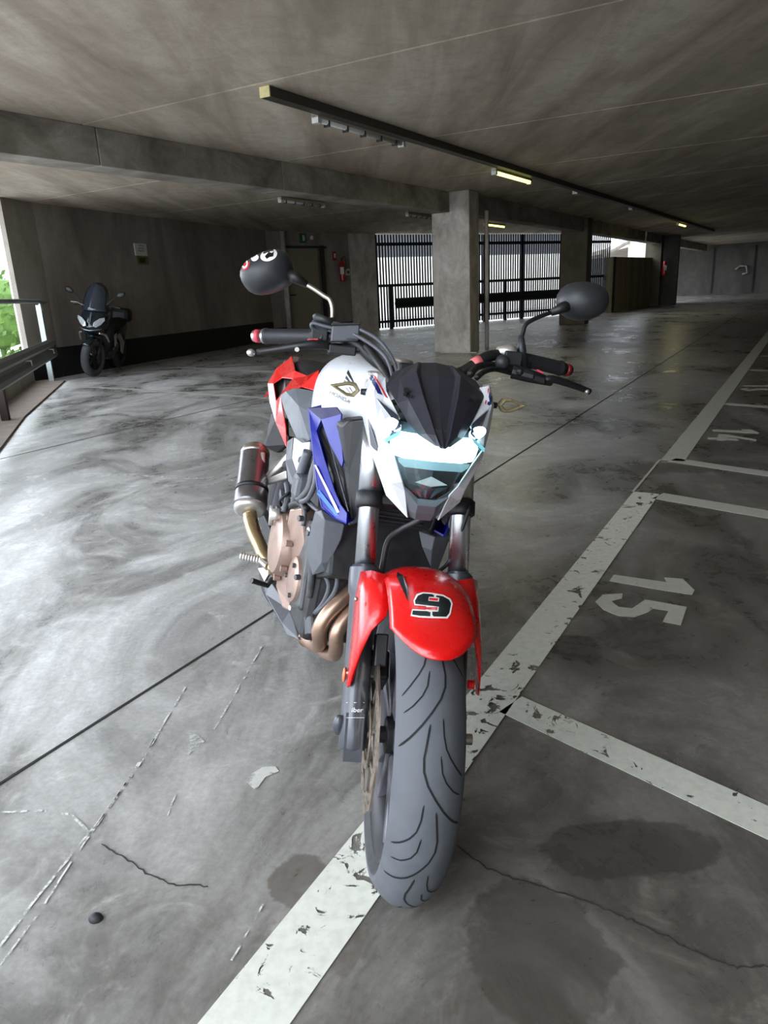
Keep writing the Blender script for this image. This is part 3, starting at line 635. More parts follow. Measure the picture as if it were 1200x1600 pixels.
# --- front wheel
def tyre_prof(hw, R, rin):
    o = []
    for i in range(15):
        t = -1+2*i/14; y = hw*t; o.append((R-(R-(R-.042*hw/.06))*(abs(t)**2.3), y))
    return [(rin, -hw*.66), (rin+.008, -hw*.80), (rin+.022, -hw*.93), (R-.052*hw/.06, -hw*1.0)]+o+[(R-.052*hw/.06, hw), (rin+.022, hw*.93), (rin+.008, hw*.80), (rin, hw*.66)]
def crown(y, hw, R): t = abs(y)/hw; return R-(.042*hw/.06)*(t**2.3)
def make_tyre(c, hw, R, rin, steer, grooves=True):
    mb = MB(); pf = tyre_prof(hw, R, rin); mb.lathe(c, (0, 1, 0), pf, 120)
    n = len(pf)
    mb.m = [(1 if (k % n) in (0, 1, 2, n-4, n-3, n-2, n-1) else 0) for k in range(len(mb.f))]
    if grooves:
        A_ = [(0, .009), (5, .013), (10, .017), (14, .016), (18, .008), (22, -.006), (26, -.022), (30, -.040), (33, -.055)]
        B_ = [(0, -.012), (5, -.014), (9, -.019), (12, -.028), (15, -.040), (18, -.053)]
        C_ = [(0, -.010), (5, -.014), (8, -.022), (11, -.036), (13, -.050)]
        def strip_(pl, th0, sgn, w_):
            P = []
            for i in range(len(pl)-1):
                for j in range(4):
                    t = j/4; P.append((pl[i][0]+(pl[i+1][0]-pl[i][0])*t, pl[i][1]+(pl[i+1][1]-pl[i][1])*t))
            P.append(pl[-1]); W = []
            for i, (d, y) in enumerate(P):
                a0, a1 = P[max(i-1, 0)], P[min(i+1, len(P)-1)]
                tx = math.radians(a1[0]-a0[0])*R; ty = (a1[1]-a0[1]); L_ = math.hypot(tx, ty) or 1; ww = w_*(.35 if i in (0, len(P)-1) else 1)
                W.append([(d+math.degrees(-ty/L_*ww/R)*k, y+tx/L_*ww*k) for k in (-1, 1)])
            rows = []
            for pr in W:
                row = []
                for d, y in pr:
                    y *= hw/.06
                    r = crown(y, hw, R)+.0005; a = math.radians(th0-d); row.append(V(c[0]+r*math.cos(a), c[1]+sgn*y, c[2]+r*math.sin(a)))
                rows.append(row)
            mb.grid(rows, 2)
        for k in range(7):
            p_ = 51.43*k+9; strip_(A_, p_, 1, .0018); strip_(A_, p_-25.7, -1, .0018)
            strip_(B_, p_+2, 1, .0014); strip_(B_, p_-23.7, -1, .0014)
            strip_(C_, p_-9, 1, .0013); strip_(C_, p_-34.7, -1, .0013)
    return mb
make_tyre(AXC, .059, .300, .222, 1).build('front_tyre', [M_TYRE, M_TYREB, M_GROOVE], bike, steer=1, smooth=True, fix=False)
def make_rim(c, hw, R, name, steer):
    mb = MB(); mb.lathe(c, (0, 1, 0), [(R, -hw), (R+.008, -hw-.003), (R+.006, -hw+.006), (R-.012, -hw+.012), (R-.024, -hw*.4), (R-.026, 0), (R-.024, hw*.4), (R-.012, hw-.012), (R+.006, hw-.006), (R+.008, hw+.003), (R, hw), (R-.018, hw-.004), (R-.034, hw*.4), (R-.036, 0), (R-.034, -hw*.4), (R-.018, -hw+.004)], 72)
    o = mb.build(name, M_RIM, bike, steer=steer, smooth=True)
    for k in range(5):
        sp = MB(); a = 2*math.pi*k/5+.35
        for s in (-1, 1):
            d0 = V(math.cos(a+s*.18), 0, math.sin(a+s*.18)); d1 = V(math.cos(a+s*.20), 0, math.sin(a+s*.20))
            sd = V(-math.sin(a), 0, math.cos(a))
            r0_, r1_ = .040, R-.022
            rr = []
            for r_, w_, t_ in ((r0_, .013, .034), (.10, .011, .034), (r1_, .013, .036)):
                cc = c+(d0 if r_ < .1 else d1)*r_; rr.append([cc+sd*w_*u+V(0, t_*v, 0) for u, v in ((-1, -1), (1, -1), (1, 1), (-1, 1))])
            sp.rings(rr)
        sp.build('spoke', M_SPOKE, o, steer=steer, bevel=.003)
    h = MB(); h.cyl(c-V(0, .045, 0), c+V(0, .045, 0), .036); h.cyl(c-V(0, .075, 0), c+V(0, .075, 0), .016); h.build('hub', M_ENGD, o, steer=steer, bevel=.003)
    return o
make_rim(AXC, .046, .222, 'front_rim', 1)
# wavy brake disc on the rider's right
def disc(y, R, Rin, name, holes=True, th=.0045):
    mb = MB(); n = 144; ro = []
    for k in range(n):
        a = 2*math.pi*k/n; wv = .0045*math.sin(9*a); ro.append((R+wv, Rin+.0045*math.sin(9*a+.8), a))
    rings = [[AXC+V(r1*math.cos(a), y-th/2, r1*math.sin(a)), AXC+V(r1*math.cos(a), y+th/2, r1*math.sin(a)), AXC+V(r2*math.cos(a), y+th/2, r2*math.sin(a)), AXC+V(r2*math.cos(a), y-th/2, r2*math.sin(a))] for r1, r2, a in ro]
    mb.rings(rings, False, 0, True, True)
    if holes:
        for k in range(54):
            a = 2*math.pi*k/54; r = (R+Rin)/2+.009*math.sin(k*2.1); c = AXC+V(r*math.cos(a), 0, r*math.sin(a)); e1 = V(math.cos(a), 0, math.sin(a)); e2 = V(-math.sin(a), 0, math.cos(a))
            mb.add([c+V(0, y-th/2-.0004, 0)+(e1*math.cos(t)*.0045+e2*math.sin(t)*.0028) for t in [math.pi*j/4 for j in range(8)]], [tuple(range(8))], 1)
    return mb.build(name, [M_DISC, M_BLACK], bike, steer=1, fix=False)
disc(-.074, .146, .110, 'brake_disc')
mb = MB()
for k in range(5):
    a = 2*math.pi*k/5; d = V(math.cos(a), 0, math.sin(a)); s = V(-math.sin(a), 0, math.cos(a))
    for q in (-1, 1):
        mb.rings([[AXC+d*.112+s*(q*.012+u)+V(0, v, 0) for u, v in ((-.006, -.076), (.006, -.076), (.006, -.070), (-.006, -.070))], [AXC+d*.055+s*(q*.028+u)+V(0, v, 0) for u, v in ((-.006, -.076), (.006, -.076), (.006, -.070), (-.006, -.070))]])
mb.lathe(AXC, (0, 1, 0), [(.040, -.078), (.060, -.078), (.060, -.066), (.040, -.066)], 40)
mb.build('disc_carrier', M_STEEL, bike, steer=1)
mb = MB(); mb.lathe(AXC, (0, 1, 0), [(.050, -.082), (.066, -.082), (.066, -.080), (.050, -.080)], 48); mb.build('sensor_ring', M_DISC, bike, steer=1)
cal = MB(); cc = AXC+V(-.085, -.078, .095); dr = V(-.66, 0, .75); sd = V(.75, 0, .66)
cal.obox(cc, dr*.030, V(0, .032, 0), sd*.05); cal.obox(cc+V(0, -.03, 0), dr*.024, V(0, .012, 0), sd*.036); cal.build('brake_caliper', M_PLASD, bike, steer=1, bevel=.006)
cb = MB(); c2 = AXC+V(-.03, -.070, .165); cb.obox(c2, V(.02, 0, .01), V(0, .012, 0), V(-.01, 0, .03)); cb.build('caliper_bracket', M_PLASD, bike, steer=1, bevel=.003)
ax = MB(); ax.cyl(AXC-V(0, .13, 0), AXC+V(0, .13, 0), .011); ax.cyl(AXC-V(0, .135, 0), AXC-V(0, .125, 0), .018, n=6); ax.build('front_axle', M_STEEL, bike, steer=1)

# --- fork
FD = V(-math.sin(RAKE), 0, math.cos(RAKE)); FN = V(math.cos(RAKE), 0, math.sin(RAKE))
def fk(t, y): return V(.012, y+.004, .30)+FD*t
forks = []
for sgn in (-1, 1):
    y = .097*sgn
    m = MB(); m.tube([fk(-.025, y), fk(-.02, y), fk(.04, y), fk(.06, y), fk(.272, y), fk(.28, y), fk(.305, y), fk(.33, y), fk(.336, y)], [.024, .0275, .0275, .0270, .0270, .031, .032, .031, .0245], 32)
    m.obox(fk(0, y), FN*.024, V(0, .018, 0), FD*.045)
    f = m.build('fork_leg', M_FORK, bike, steer=1, smooth=True); f.modifiers.new('e', 'EDGE_SPLIT').split_angle = math.radians(40)
    m = MB(); m.tube([fk(.33, y), fk(.74, y)], .0215, 32); m.build('fork_tube', M_CHROME, f, steer=1, smooth=True)
    m = MB(); m.tube([fk(.455, y), fk(.46, y), fk(.487, y), fk(.492, y)], [.024, .030, .030, .024], 28); m.build('clamp_ring', M_PLASD, f, steer=1, smooth=True)
    m = MB(); m.tube([fk(.492, y), fk(.66, y)], .0255, 28); m.build('upper_sleeve', M_STEEL if sgn > 0 else M_CHROME, f, steer=1, smooth=True)
    if sgn < 0:
        m = MB(); m.ball(fk(.02, y)+V(0, -.03, 0)+FN*.004, .010, .012, .022, 14); m.build('axle_boss', M_FORK, f, steer=1, smooth=True)
    forks.append(f)
m = MB(); m.obox(fk(.475, 0)-FN*.01, FN*.026, V(0, .10, 0), FD*.012); m.build('lower_yoke', M_PLASD, bike, steer=1, bevel=.008)
m = MB(); m.obox(fk(.735, 0), FN*.04, V(0, .125, 0), FD*.012); m.build('top_yoke', M_ALU, bike, steer=1, bevel=.008)
fo = forks[0]
# reflector and sticker on the lower right fork leg
m = MB(); r = MB(); c = fk(.118, -.097)+V(0.006, -.0265, 0); r.ball(c, .011, .004, .016, 16); r.build('reflector', mat('orange_reflector', (226, 110, 60), .2, 0, .6), fo, steer=1, smooth=True)

# --- front fender
def fen_pt(th, y, dr=0):
    a = math.radians(th); t = min(1, abs(y)/.078); r = .336+dr-.026*t**2.6
    return AXC+V(r*math.cos(a), y, r*math.sin(a))
rows = []
for i in range(25):
    th = 52+i*(150-52)/24; hw = .077
    if th < 66: pass
    row = []
    for j in range(17):
        u = -1+2*j/16
        tt = th+13*(abs(u)**2.4)*max(0, 1-i/10)
        row.append(fen_pt(tt, u*hw))
    rows.append(row)
m = MB(); m.grid(rows)
def L1(px, py, x): return pt(px, py, 1, x=x)
leg = [[(557, 899, -.115), (564, 893, -.095), (580, 891, -.07), (612, 900, -.045)],
       [(552, 938, -.095), (560, 930, -.060), (577, 925, -.030), (612, 930, -.015)],
       [(549, 975, -.075), (556, 968, -.030), (571, 962, .005), (603, 962, .030)],
       [(546, 1010, -.055), (552, 1004, -.010), (563, 995, .018), (580, 985, .030)],
       [(542, 1045, -.035), (547, 1042, .005), (555, 1035, .024), (563, 1022, .026)],
       [(540, 1071, -.015), (542, 1074, .005), (546, 1070, .016), (550, 1060, .018)]]
lr = [[L1(*q) for q in r_] for r_ in leg]
# symmetric: mean plane y=0
m2 = MB(); m2.grid(lr); m2.v = [v-V(0, WY, 0) for v in m2.v]; m2.mirror(); m2.v = [v+V(0, WY, 0) for v in m2.v]; m.add(m2.v, m2.f)
fend = m.build('front_fender', M_RED, bike, steer=1, smooth=True, solid=.0035, fix=True)
m = MB(); vv = [fen_pt(96, -.054, .004), fen_pt(91, -.058, .0045), fen_pt(82, -.054, .0045), fen_pt(73, -.046, .004), fen_pt(81, -.044, .004), fen_pt(90, -.047, .004)]
m.add(vv, [(0, 1, 2, 3, 4, 5)]); m.build('vent_slot', M_BLACK, fend, steer=1, fix=False)
for (x, y) in ((558, 935), (545, 1050)):
    c = L1(x, y, -.03); m = MB(); m.ball(c+V(.004, -.002, 0), .005, .004, .005, 10); m.build('fender_bolt', M_STEEL, fend, steer=1, smooth=True)
c = V(.0, .122, .42); m = MB(); m.cyl(c, c+V(0, .012, 0), .009, n=16); m.build('fender_bolt', M_RED, fend, steer=1)

# --- headlight cowl, visor, lamp (symmetric half profiles)
def half(*p): return [V(*q) for q in p]
O = half((-.13, .112, .992), (-.13, .126, .953), (-.12, .122, .905), (-.10, .108, .845), (-.07, .072, .767), (-.045, .030, .733))
I = half((-.13, .092, .985), (-.105, .090, .962), (-.045, .066, .920), (-.015, .090, .880), (-.006, .074, .855), (-.012, .052, .808), (-.03, .042, .786))
K = half((-.125, .108, .990), (-.10, .114, .955), (-.075, .104, .910), (-.045, .098, .862), (-.030, .070, .800))
m = MB()
vs = O+I+K; o0, i0, k0 = 0, 6, 13
m.add(vs, [(0, 1, k0+1, k0), (1, 2, k0+2, k0+1), (2, 3, k0+3, k0+2), (3, 4, k0+4, k0+3), (4, 5, i0+6, k0+4),
           (k0, k0+1, i0+1, i0), (k0+1, k0+2, i0+2, i0+1), (k0+2, k0+3, i0+3, i0+2), (k0+3, i0+4, i0+3), (k0+3, k0+4, i0+5, i0+4), (k0+4, i0+6, i0+5)])
# turned-back side wall giving the cowl depth
back = [p+V(-.07, .004 if i < 3 else -.002, -.004) for i, p in enumerate(O)]
m.add(O+back, [(i, i+1, i+7, i+6) for i in range(5)])
m.mirror(); cowl = m.build('headlight_cowl', M_WHITE, bike, steer=1, solid=.003, bevel=.0025)
m = MB(); m.add([V(-.106, .124, .898), V(-.098, .116, .868), V(-.085, .105, .848), V(-.098, .110, .845), V(-.112, .120, .870)], [(0, 1, 2, 3, 4)]); m.mirror()
m.xf(Matrix.Translation((.004, 0, 0))); 
cols = {}
X = {'o': [(-.16, .090, .995), (-.122, .104, .972), (-.080, .083, .943), (-.046, .064, .917), (-.008, .044, .898), (.030, .015, .886)],
     'f': [(-.165, .062, 1.008), (-.118, .078, .985), (-.066, .062, .953), (-.026, .044, .925), (.008, .030, .903), (.034, .011, .887)],
     'r': [(-.172, .036, 1.020), (-.115, .046, 1.004), (-.060, .035, .966), (-.014, .022, .930), (.022, .013, .904), (.040, .006, .888)],
     's': [(-.174, .030, 1.019), (-.118, .036, .996), (-.070, .026, .955), (-.024, .015, .921), (.016, .009, .899), (.039, .003, .886)],
     'c': [(-.178, 0, 1.022), (-.115, 0, .998), (-.066, 0, .955), (-.020, 0, .921), (.020, 0, .900), (.042, 0, .887)]}
order = [('o', 1), ('f', 1), ('r', 1), ('s', 1), ('c', 1), ('s', -1), ('r', -1), ('f', -1), ('o', -1)]
rows = [[V(X[k][i][0]+.006, X[k][i][1]*s*.93+.006, X[k][i][2]) for k, s in order] for i in range(6)]
m = MB(); m.grid(rows); visor = m.build('fly_screen', M_VISOR, bike, steer=1, solid=.004, bevel=.0012)
for s in (-1, 1):
    m = MB(); c = V(-.076, .063*s+.006, .962); m.cyl(c, c+V(.012, 0, .008), .0055, n=16); m.build('screen_bolt', M_PLASD, visor, steer=1)
# lens bowl, inner reflector, led strip
LZ = [(.912, .062, -.03, .010), (.892, .085, -.018, .018), (.878, .088, -.012, .022), (.856, .074, -.004, .022), (.832, .063, -.004, .018), (.808, .050, -.008, .008), (.790, .034, -.016, -.004), (.774, .014, -.024, -.018)]
def lensrow(z, hw, xe, xc, dx=0, sh=1.0): return [V(xe+(xc-xe)*(1-abs(u)**1.6)+dx, u*hw*sh, z) for u in [-1+2*j/8 for j in range(9)]]
m = MB(); m.grid([lensrow(*q) for q in LZ]); lens = m.build('headlight', M_LENS, bike, steer=1, smooth=True)
lens['label'] = 'lit headlight with clear lens'
m = MB(); rr = []
for i, q in enumerate(LZ):
    r_ = lensrow(*q, dx=-.03 if i % 2 else -.040, sh=.98); rr.append([p+V(.006*((j*5+i*3) % 3-1), 0, 0) for j, p in enumerate(r_)])
m.grid(rr); m.build('reflector_bowl', M_REFL, lens, steer=1)
m = MB(); m.grid([[V(-.012+.022*(1-abs(u)**1.6)-.006, u*.078*h, z) for u in [-1+2*j/12 for j in range(13)]] for z, h in ((.899, .80), (.892, .98), (.880, 1.04), (.866, 1.0), (.856, .94), (.851, .70))]); m.build('led_strip', M_LED, lens, steer=1, smooth=True)
m = MB(); m.grid([[V(.008*(1-abs(u)), u*.066*h, z) for u in [-1+2*j/8 for j in range(9)]] for z, h in ((.854, 1), (.846, .96), (.838, .80))]); m.build('glow_fade_band', emit('glow_fade', (140, 166, 172), .22), lens, steer=1, smooth=True)  # added dim glowing band imitating the soft lower glow of the beam
m = MB(); m.add([V(.004, 0, .850), V(-.010, .052, .846), V(-.014, .040, .806), V(-.002, 0, .802), V(-.014, -.040, .806), V(-.010, -.052, .846)], [(0, 1, 2, 3), (0, 3, 4, 5)]); m.build('lens_divider', M_PLAS, lens, steer=1)
m = MB(); m.add([V(.006, -.002, .826), V(.001, .030, .812), V(.0, .0, .806), V(.001, -.030, .812)], [(0, 1, 2), (0, 2, 3)]); m.build('high_beam_reflector', M_TUBEOFF, lens, steer=1)
m = MB()
for s in (-1, 1):
    m = MB(); m.add([V(-.008, .064*s, .902), V(-.010, .092*s, .884), V(-.006, .090*s, .877), V(-.002, .068*s, .893)], [(0, 1, 2, 3)]); m.build('side_guide', M_TEAL, lens, steer=1)
for s in (-1, 1):
    P = [V(-.098, .108*s, .944), V(-.058, .088*s, .905), V(-.030, .080*s, .893), V(-.022, .066*s, .905), V(-.043, .070*s, .922)]
    cen = sum(P, V(0, 0, 0))/5+V(.006, 0, .004)
    m = MB(); m.add([p+V(.005, 0, .003) for p in P]+[cen+V(.004, 0, .003)], [(i, (i+1) % 5, 5) for i in range(5)]); pl_ = m.build('position_light', M_SMOKE, bike, steer=1, solid=.004)
    cq = (P[1]+P[2]+P[3]+P[4])/4+V(.010, .002*s, .002); m = MB(); m.ball((0, 0, 0), .007, .017, .011, 14); m.xf(Matrix.Translation(cq) @ Matrix.Rotation(.5*s, 4, 'X')); m.build('lit_led', M_POS, pl_, steer=1, smooth=True)
# chin
m = MB(); ch = [[V(-.035, -.056, .806), V(-.030, -.016, .775), V(-.030, .016, .775), V(-.035, .056, .806)], [V(-.038, -.044, .785), V(-.020, -.016, .766), V(-.020, .016, .766), V(-.038, .044, .785)], [V(-.050, -.030, .750), V(-.030, -.016, .750), V(-.030, .016, .750), V(-.050, .030, .750)], [V(-.060, -.022, .735), V(-.045, -.013, .734), V(-.045, .013, .734), V(-.060, .022, .735)]]
m.grid(ch); m.build('chin_panel', M_PLAS2, bike, steer=1, solid=.004, bevel=.001)
m = MB(); m.obox(V(-.13, 0, .87), V(.045, 0, 0), V(0, .085, 0), V(0, 0, .075)); m.build('lamp_bracket', M_PLASD, bike, steer=1, bevel=.02)
m = MB(); m.obox(V(-.19, 0, .985), V(.02, 0, .012), V(0, .065, 0), V(-.01, 0, .02)); m.build('instrument_panel', M_PLASD, bike, steer=1, bevel=.006)

# --- turn signals
for s in (-1, 1):
    c = V(-.15, .164*s, .952)
    out = [(-.027, .002), (-.018, .015), (-.004, .017), (.033, .007), (.0, -.011), (-.016, -.012)]
    inn = [(-.018, .002), (-.012, .009), (-.002, .010), (.018, .005), (.0, -.005), (-.010, -.006)]
    def q(p, x): return c+V(x, p[0]*s, p[1])
    m = MB(); n = 6
    o1 = [q(p, .006) for p in out]; i1 = [q(p, .012) for p in [((a[0]+b[0])/2, (a[1]+b[1])/2) for a, b in zip(out, inn)]]; i2 = [q(p, .006) for p in inn]
    o2 = [q(p, -.010) for p in out]; i3 = [q(p, -.008) for p in inn]
    vs = o1+i1+i2+i3+o2; fs = []
    for k in range(n):
        k2 = (k+1) % n
        for a_, b_ in ((0, 1), (1, 2), (2, 3), (3, 4), (4, 0)): fs.append((a_*n+k, a_*n+k2, b_*n+k2, b_*n+k))
    m.add(vs, fs); ts = m.build('turn_signal', M_GOLD, bike, steer=1, bevel=.0012)
    m = MB(); m.tube([c-V(0, .028*s, 0), c-V(0, .050*s, 0)], [.006, .0075], 10); m.ball(c-V(0, .052*s, 0), .014, .006, .019, 12); m.build('stalk', M_PLASD, ts, steer=1, smooth=True)

# --- handlebar and controls (slightly different per side, taken per side)
hbp = [V(-.345, 0, .985), V(-.345, .05, .985), V(-.352, .10, 1.005), V(-.365, .145, 1.038), V(-.385, .19, 1.048), V(-.425, .28, 1.040), V(-.455, .352, 1.032)]
def both(p, s): return [V(a.x, a.y*s, a.z) for a in p]
full = both(hbp, -1)[::-1]+hbp[1:]
m = MB(); m.tube(full, .0125, 16, smooth=3); bar = m.build('handlebar', M_PLASD, bike, steer=1, smooth=True)
m = MB(); 
pB_ = [p for p in hbp]
a0 = pB_[2]*.55+pB_[3]*.45; a1 = pB_[2]*.2+pB_[3]*.8
m.tube([a0, a1], .0142, 18); m.build('tape_band', mat('red_white_tape', (214, 110, 112), .5), bar, steer=1, smooth=True)
for s in (-1, 1):
    e0, e1 = both([hbp[5]*.55+hbp[4]*.45], s)[0], both([hbp[6]], s)[0]; d = (e1-e0).normalized()
    g0 = e0; m = MB(); ns = 26; L_ = (e1-e0).length
    rs = []; ps = []
    for k in range(ns+1):
        ps.append(e0+d*L_*k/ns); rs.append(.0185 if k in (0, 1, ns-1, ns) else .0165+(.0006 if k % 2 else 0))
    m.tube(ps, rs, 20)
    up = d.orthogonal().normalized(); sd = d.cross(up)
    g = m.build('grip', M_GRIP, bike, steer=1, smooth=True)
    for gi in range(3):
        m = MB(); pp = [e0+d*L_*(.28+.2*gi+.10*k/5)+(V(1, 0, 0)*math.cos(.9*(k/5)-.3)+V(0, 0, 1)*math.sin(1.1*k/5-.5)).normalized()*.0168 for k in range(6)]
        m.tube(pp, .0011, 6); m.build('grip_groove', M_BLACK, g, steer=1)
    m = MB(); m.tube([e1, e1+d*.006, e1+d*.008, e1+d*.030, e1+d*.032], [.0165, .0165, .013, .013, .011], 18); be = m.build('bar_end', M_CHROME if s < 0 else M_PLASD, bike, steer=1, smooth=True)
    m = MB(); m.tube([e1+d*.014, e1+d*.024], .0150, 18); m.build('red_ring', mat('dark_red_ring', (120, 16, 20), .4) if s > 0 else M_PINK, be, steer=1, smooth=True)
# right side controls (left in the picture)
def P1(px, py, x): return pt(px, py, 1, x=x)
m = MB(); a_ = P1(489, 524, -.41); b_ = P1(512, 530, -.39); m.tube([a_, a_*.9+b_*.1, b_*.9+a_*.1, b_], [.017, .022, .024, .02], 16); m.obox(P1(500, 516, -.385), V(.012, 0, 0), V(0, .018, 0), V(0, 0, .022)); m.build('switch_housing', M_PLASD, bike, steer=1, bevel=.003)
m = MB(); m.obox(P1(489, 532, -.375), V(.008, 0, 0), V(0, .012, .002), V(0, 0, .004)); m.build('red_switch', M_PINK, bike, steer=1, bevel=.002)
m = MB(); c = P1(539, 522, -.36); ex = V(.017, 0, .002); ey = V(0, .030, .004); ez = V(0, 0, .017); m.obox(c, ex, ey, ez); res = m.build('brake_reservoir', M_PLAS2, bike, steer=1, bevel=.003)
m = MB(); m.obox(c+ez*1.15, ex*1.08, ey*1.05, ez*.16); m.build('reservoir_cap', M_PLASD, res, steer=1, bevel=.0015)
m = MB(); a_ = P1(512, 546, -.37); b_ = P1(572, 545, -.36); m.tube([a_, b_], [.013, .011], 12); m.obox(P1(535, 547, -.355), V(.012, 0, 0), V(0, .03, 0), V(0, 0, .010)); m.build('master_cylinder', M_PLASD, bike, steer=1, bevel=.003)
m = MB(); lp_ = [P1(515, 541, -.355), P1(490, 538, -.345), P1(462, 541, -.345), P1(430, 546, -.36), P1(402, 550, -.375)]
m.tube(lp_, [.009, .010, .0085, .007, .0065], 12, smooth=3, flat=1.0); lv = m.build('brake_lever', M_PLASD, bike, steer=1, smooth=True)
m = MB(); m.ball(P1(392, 551, -.375), .0085, .0095, .0085, 14); m.build('lever_ball', M_ALU, lv, steer=1, smooth=True)
m = MB(); m.cyl(P1(464, 546, -.336), P1(464, 546, -.328), .005, n=12); m.build('lever_adjuster', M_ALU, lv, steer=1)
# left side controls (right in the picture)
m = MB(); a_ = P1(792, 563, -.40); b_ = P1(826, 572, -.42); m.tube([a_, a_*.9+b_*.1, b_*.9+a_*.1, b_], [.017, .023, .021, .017], 16); m.obox(P1(800, 560, -.375), V(.016, 0, 0), V(0, .02, 0), V(0, 0, .016)); m.obox(P1(845, 566, -.44), V(.008, 0, 0), V(0, .022, -.004), V(0, 0, .004)); m.build('switch_housing', M_PLASD, bike, steer=1, bevel=.003)
m = MB(); m.ball(P1(785, 566, -.35), .016, .017, .017, 14); m.build('horn_button_boot', M_PLAS, bike, steer=1, smooth=True)
m = MB(); m.tube([P1(800, 580, -.36), P1(830, 588, -.35), P1(862, 597, -.36)], [.017, .015, .010], 12); m.ball(P1(812, 581, -.345), .010, .010, .010, 12); m.obox(P1(840, 592, -.345), V(.008, 0, 0), V(0, .016, -.003), V(0, 0, .007)); m.build('clutch_bracket', M_PLASD, bike, steer=1, bevel=.002)
m = MB(); m.tube([P1(852, 594, -.35), P1(862, 592, -.35), P1(890, 600, -.365), P1(914, 609, -.385), P1(921, 612, -.39)], [.008, .009, .008, .007, .0075], 12, smooth=3); lv = m.build('clutch_lever', M_PLASD, bike, steer=1, smooth=True)
m = MB(); m.ball(P1(917, 612, -.380), .0055, .006, .0055, 10); m.build('lever_screw', M_ALU, lv, steer=1, smooth=True)
m = MB(); m.obox(P1(843, 581, -.36), V(.005, 0, 0), V(0, .007, -.002), V(0, 0, .003)); m.build('red_switch', M_PINK, bike, steer=1)
m = MB(); m.tube([P1(778, 550, -.38), P1(796, 548, -.385), P1(806, 552, -.38)], [.012, .015, .012], 12); m.build('bar_clamp', M_ALU, bike, steer=1, smooth=True)

# --- mirrors
def mirror(side, outline, x, stem, cone, name_label):
    P = [P1(a, b, x) for a, b in outline]; cen = sum(P, V(0, 0, 0))/len(P); P = [cen+(p-cen)*1.05 for p in P]; m = MB(); n = len(P)
    rings = []
    for k, (sc, dx) in enumerate(((.92, -.034), (.99, -.032), (1.0, -.022), (.99, -.004), (.93, .014), (.76, .030), (.42, .040), (.06, .043))):
        rings.append([cen+(p-cen)*sc+V(dx, 0, 0) for p in P])
    m.rings(rings); mr_ = m.build('mirror', M_PLAS, bike, steer=1, smooth=True, sub=1); mr_['label'] = name_label
    m = MB(); m.add([cen+(p-cen)*.88+V(-.0345, 0, 0) for p in P], [tuple(range(n))]); m.build('mirror_glass', M_CHROME, mr_, steer=1, fix=False)
    m = MB(); m.tube([P1(*q) for q in cone], [.013, .0125, .0075], 16); m.build('mirror_joint', M_PLASD, mr_, steer=1, smooth=True)
    m = MB(); m.tube([P1(*q) for q in stem], .0050, 12, smooth=4); m.build('mirror_stem', M_STEEL if side < 0 else M_PLASD, mr_, steer=1, smooth=True)
    m = MB(); m.tube([P1(stem[-1][0], stem[-1][1]-6, stem[-1][2]), P1(stem[-1][0]-1*side*-1, stem[-1][1]+14, stem[-1][2]), P1(stem[-1][0]-3*side*-1, stem[-1][1]+50 if side > 0 else stem[-1][1]+18, stem[-1][2])], [.0065, .010, .012], 14); m.build('mirror_base', M_PLAS, mr_, steer=1, smooth=True)
    return mr_
mirR = mirror(-1, [(374, 424), (383, 408), (408, 394), (432, 388), (449, 394), (457, 412), (460, 432), (454, 444), (432, 455), (405, 461), (388, 455), (377, 438)], -.44,
              [(478, 444, -.42), (490, 451, -.41), (506, 462, -.40), (515, 468, -.395), (519, 478, -.39), (520, 490, -.385), (519, 502, -.38)], [(452, 430, -.425), (462, 434, -.42), (480, 445, -.42)], 'dark grey mirror with round stickers')
mirL = mirror(1, [(872, 472), (882, 448), (902, 440), (928, 441), (946, 450), (952, 467), (947, 488), (922, 501), (901, 500), (882, 492)], -.44,
              [(862, 488, -.42), (845, 494, -.41), (830, 501, -.40), (821, 508, -.395), (817, 520, -.39), (814, 530, -.385)], [(886, 478, -.425), (878, 481, -.42), (861, 489, -.42)], 'black mirror without stickers')

# --- cables
def cable(name, pts, r, m=M_PLASD, steer=1): mb = MB(); mb.tube([pt(x, y, steer, x=X_) for x, y, X_ in pts], r, 10, smooth=5); return mb.build(name, m, bike, steer=steer, smooth=True)
c1_ = cable('throttle_cable', [(503, 506, -.38), (493, 498, -.37), (494, 493, -.365), (518, 504, -.36), (560, 514, -.35), (593, 533, -.32), (614, 562, -.28), (622, 590, -.25)], .0042, M_PLAS2)
c2_ = cable('throttle_cable', [(503, 520, -.38), (488, 512, -.37), (489, 505, -.365), (505, 509, -.36), (547, 520, -.35), (580, 538, -.32), (604, 560, -.28), (614, 590, -.25)], .0042, M_PLAS2)
m = MB(); m.tube([P1(493, 494, -.363), P1(519, 504, -.358)], [.008, .0075], 12); m.build('cable_elbow', M_PLAS, c1_, steer=1, smooth=True)
cable('brake_hose', [(571, 541, -.34), (582, 553, -.32), (598, 575, -.28), (612, 600, -.25)], .0085, M_PLASD)
cable('wiring_harness', [(575, 534, -.36), (592, 550, -.33), (605, 570, -.30), (616, 596, -.27)], .0065, M_PLAS2)
cable('clutch_cable', [(800, 583, -.36), (775, 577, -.33), (758, 580, -.28), (745, 590, -.22)], .006)
cable('wiring_harness', [(790, 575, -.38), (765, 570, -.36), (745, 574, -.32), (735, 585, -.26)], .008)
cable('brake_hose', [(676, 800, -.12), (650, 815, -.13), (625, 828, -.15), (606, 845, -.17), (598, 880, -.16), (594, 905, -.13)], .0062, M_PLAS)
cable('speed_sensor_wire', [(735, 790, -.16), (715, 845, -.15), (700, 880, -.14), (676, 898, -.12)], .004)

